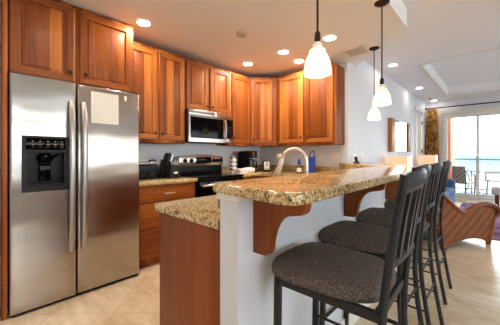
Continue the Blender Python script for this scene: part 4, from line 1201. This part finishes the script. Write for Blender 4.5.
# wicker armchair (local: +x is the front, y across)
def wicker_chair():
    t = thing('wicker_armchair', 'brown woven wicker armchair on the tiles beyond the stools', 'armchair', (0, 0, 0))
    topl = [(-0.235, 0.93), (-0.20, 0.90), (-0.164, 0.845), (-0.099, 0.765), (0.0, 0.690), (0.067, 0.640), (0.204, 0.535), (0.327, 0.455), (0.40, 0.462), (0.47, 0.485), (0.56, 0.515), (0.654, 0.535), (0.75, 0.540), (0.844, 0.525), (0.93, 0.495), (0.98, 0.455)]
    fr = [(0.985, 0.41), (0.955, 0.37), (0.915, 0.33), (0.87, 0.20), (0.84, 0.06)]
    bot = [(0.78, 0.055), (0.70, 0.095), (0.58, 0.118), (0.45, 0.125), (0.32, 0.118), (0.18, 0.095), (0.09, 0.055)]
    bk = [(-0.03, 0.06), (-0.08, 0.30), (-0.15, 0.60), (-0.25, 0.90)]
    side = topl+fr+bot+bk
    Wd = 0.36
    for s in (-1, 1):
        m = MB(); y = s*Wd
        m.prism([(x, y-0.012, z) for x, z in side], (0, 0.024, 0))
        sd = obj('side_panel', m, M['wicker'], t, smooth=30)
        m = MB(); m.tube([(x, y+s*0.005, z) for x, z in topl[1:]]+[(0.975, y+s*0.005, 0.41), (0.94, y+s*0.005, 0.375)], [0.03]*10+[0.036, 0.042, 0.046, 0.046, 0.044, 0.04, 0.032], 12)
        obj('arm_roll', m, M['wicker_frame'], sd, smooth=60)
        m = MB(); m.tube([(x, y+s*0.006, z) for x, z in [(0.84, 0.055)]+bot+[(-0.03, 0.06)]], 0.017, 8); obj('edge_binding', m, M['wicker_frame'], sd, smooth=60)
        m = MB(); m.tube([(0.95, y+s*0.004, 0.37), (0.91, y+s*0.004, 0.32), (0.865, y+s*0.004, 0.18), (0.825, y+s*0.004, 0.045), (0.815, y+s*0.004, 0.001)], [0.026, 0.026, 0.028, 0.032, 0.028], 10); obj('leg', m, M['wicker_frame'], t, smooth=60)
        m = MB(); m.tube([(-0.06, y+s*0.004, 0.25), (-0.03, y+s*0.004, 0.12), (0.012, y+s*0.004, 0.03), (0.018, y+s*0.004, 0.001)], [0.02, 0.026, 0.032, 0.028], 10); obj('leg', m, M['wicker_frame'], t, smooth=60)
    def backf(u, v):
        y = -Wd+2*Wd*u; z = 0.30+0.66*v+0.05*math.sin(PI*u)*v
        x = -0.02-0.24*v*v*0.9-0.05*v-0.05*math.sin(PI*u)
        return Vector((x, y, z))
    m = MB(); m.grid(backf, 16, 10); r_ = bmesh.ops.solidify(m.bm, geom=m.bm.faces[:], thickness=0.03)
    bk_ = obj('backrest', m, M['wicker'], t, smooth=50)
    m = MB(); m.tube([backf(k_/16, 1.0)+Vector((0.01, 0, 0)) for k_ in range(17)], 0.033, 10); obj('top_roll', m, M['wicker_frame'], bk_, smooth=60)
    m = MB(); m.box(-0.02, 0.86, -Wd+0.02, Wd-0.02, 0.20, 0.27, 0.01); obj('seat', m, M['wicker'], t)
    m = MB(); m.box(0.02, 0.84, -Wd+0.03, Wd-0.03, 0.271, 0.40, 0.045, 4); obj('seat_cushion', m, M['wood_dark'] if False else M['tan_cloth'], t, smooth=60)
    m = MB(); m.box(0.84, 0.865, -Wd+0.02, Wd-0.02, 0.06, 0.27, 0.004); obj('apron', m, M['wicker'], t)
    return t
wc = wicker_chair()
wa = math.atan2(0.866, 0.5)
nx, ny = -math.sin(wa), math.cos(wa)
wc.location = (-0.49+nx*0.37, 4.03+ny*0.37, 0); wc.rotation_euler = (0, 0, wa)

# small white-topped table at the right
t = thing('coffee_table', 'low white-topped table with dark legs by the sliding door', 'table', (0.36, 8.0, 0))
m = MB(); m.box(-0.09, 0.8, 7.75, 8.25, 0.33, 0.50, 0.012); obj('tabletop', m, M['white_paint'], t)
for x in (0.0, 0.74):
    for y in (7.80, 8.20):
        m = MB(); m.box(x-0.035, x+0.035, y-0.035, y+0.035, 0.0145, 0.3295, 0.003); obj('leg', m, M['wood_dark'], t)

# curtain and rod
t = thing('curtain_rod', 'thin dark curtain rod across the top of the sliding door', 'curtain rod', (0.1, 9.18, 2.50))
m = MB(); m.tube([(-1.50, 9.17, 2.535), (1.9, 9.17, 2.535)], 0.016, 10); obj('rod', m, M['bronze'], t)
for x in (-1.52, 1.92):
    m = MB(); m.ball((x, 9.17, 2.535), 0.03); obj('finial', m, M['bronze'], t)
for x in (-1.46, 1.85):
    m = MB(); m.box(x-0.012, x+0.012, 9.17, 9.2985, 2.525, 2.545); obj('bracket', m, M['bronze'], t)
m = MB()
def curf(u, v):
    z = 2.51-2.46*v
    w = 0.115+0.075*min(1, v*1.6); xc = -1.375-0.03*v
    fold = 0.022*(0.5+0.5*min(1, v*3))*math.sin(u*PI*9)
    return Vector((xc-w+2*w*u, 9.165+fold-0.015*v, z))
m.grid(curf, 72, 20); bmesh.ops.solidify(m.bm, geom=m.bm.faces[:], thickness=0.006)
t = tag(obj('curtain', m, M['curtain'], None, (-1.4, 9.165, 0.05), smooth=80), 'gold and brown patterned curtain hanging left of the sliding door', 'curtain')

# ------------------------------------------------------------------ balcony furniture
def patio_chair(x, y, a):
    t = thing('patio_chair', 'dark patio armchair with lattice back outside the glass door', 'chair', (0, 0, 0))
    def back(u, v): return Vector((-0.24-0.08*v, -0.27+0.54*u, 0.40+0.46*v))
    m = MB(); m.grid(back, 8, 8); bmesh.ops.solidify(m.bm, geom=m.bm.faces[:], thickness=0.012); bk = obj('backrest', m, M['tan_cloth'], t)
    m = MB()
    for k_ in range(-4, 5):
        for s in (-1, 1):
            pts = []
            for j in range(9):
                v = j/8; u = 0.5+k_*0.25+s*(v-0.5)*0.9
                if 0 <= u <= 1: pts.append(back(u, v)+Vector((-0.012, 0, 0)))
            if len(pts) > 1: m.tube(pts, 0.010, 6)
    obj('lattice', m, M['patio_dark'], bk)
    m = MB(); m.tube([(-0.24, -0.28, 0.38), (-0.325, -0.28, 0.87), (-0.325, 0.28, 0.87), (-0.24, 0.28, 0.38)], 0.016, 8); obj('back_frame', m, M['patio_dark'], bk)
    m = MB(); m.box(-0.25, 0.26, -0.27, 0.27, 0.36, 0.40, 0.01); obj('seat', m, M['tan_cloth'], t)
    for s in (-1, 1):
        m = MB(); m.tube([(-0.29, s*0.29, 0.62), (0.0, s*0.30, 0.66), (0.25, s*0.29, 0.62), (0.27, s*0.28, 0.3), (0.25, s*0.28, 0.002)], 0.017, 8); obj('arm', m, M['patio_dark'], t)
        m = MB(); m.tube([(-0.25, s*0.28, 0.38), (-0.30, s*0.28, 0.002)], 0.018, 8); obj('leg', m, M['patio_dark'], t)
    t.location = (x, y, -0.03); t.rotation_euler = (0, 0, a)
patio_chair(-0.84, 10.25, math.radians(70))
t = thing('patio_table', 'small dark patio table with curved legs outside the glass door', 'table', (-0.58, 11.0, -0.03))
m = MB(); m.lathe([(0.20, 0.70), (0.21, 0.71), (0.20, 0.725)], (-0.58, 11.0, -0.03), 28); obj('tabletop', m, M['patio_dark'], t)
for k_ in range(3):
    a = 2*PI*k_/3+0.5
    m = MB(); m.tube([(-0.58+math.cos(a)*q, 11.0+math.sin(a)*q, -0.03+z) for q, z in ((0.2, 0.70), (0.10, 0.50), (0.07, 0.34), (0.13, 0.15), (0.22, 0.002))], 0.014, 8); obj('leg', m, M['patio_dark'], t)
t = thing('chaise_longue', 'white sling chaise longue lying out on the balcony', 'lounge chair', (0.2, 10.75, -0.03))
m = MB(); pr = [(-0.28, 0.47), (0.22, 0.44), (0.36, 0.47), (0.74, 0.96)]
def ch(u, v):
    s = u*3; i = min(2, int(s)); f_ = s-i
    x = pr[i][0]+(pr[i+1][0]-pr[i][0])*f_; z = pr[i][1]+(pr[i+1][1]-pr[i][1])*f_
    return Vector((x, 10.45+0.6*v, z-0.03))
m.grid(ch, 18, 4); bmesh.ops.solidify(m.bm, geom=m.bm.faces[:], thickness=0.012); obj('sling', m, M['sling'], t, smooth=60)
for y in (10.43, 11.07):
    m = MB(); m.tube([(x, y, z-0.03) for x, z in pr], 0.02, 8); obj('side_rail', m, M['tan_cloth'], t)
for y in (10.41, 11.09):
    m = MB(); m.tube([(-0.24, y, 0.44), (-0.26, y, 0.66), (0.1, y, 0.68), (0.52, y, 0.66)], 0.02, 8); obj('arm', m, M['tan_cloth'], t)
for x, z in ((-0.2, 0.46), (0.38, 0.49)):
    for y in (10.43, 11.07):
        m = MB(); m.tube([(x, y, z-0.03), (x-0.03, y, -0.028)], 0.018, 8); obj('leg', m, M['tan_cloth'], t)

for o in ROOTS:
    if '_o' in o: del o['_o']
for o in COL.objects:
    if '_o' in o: del o['_o']
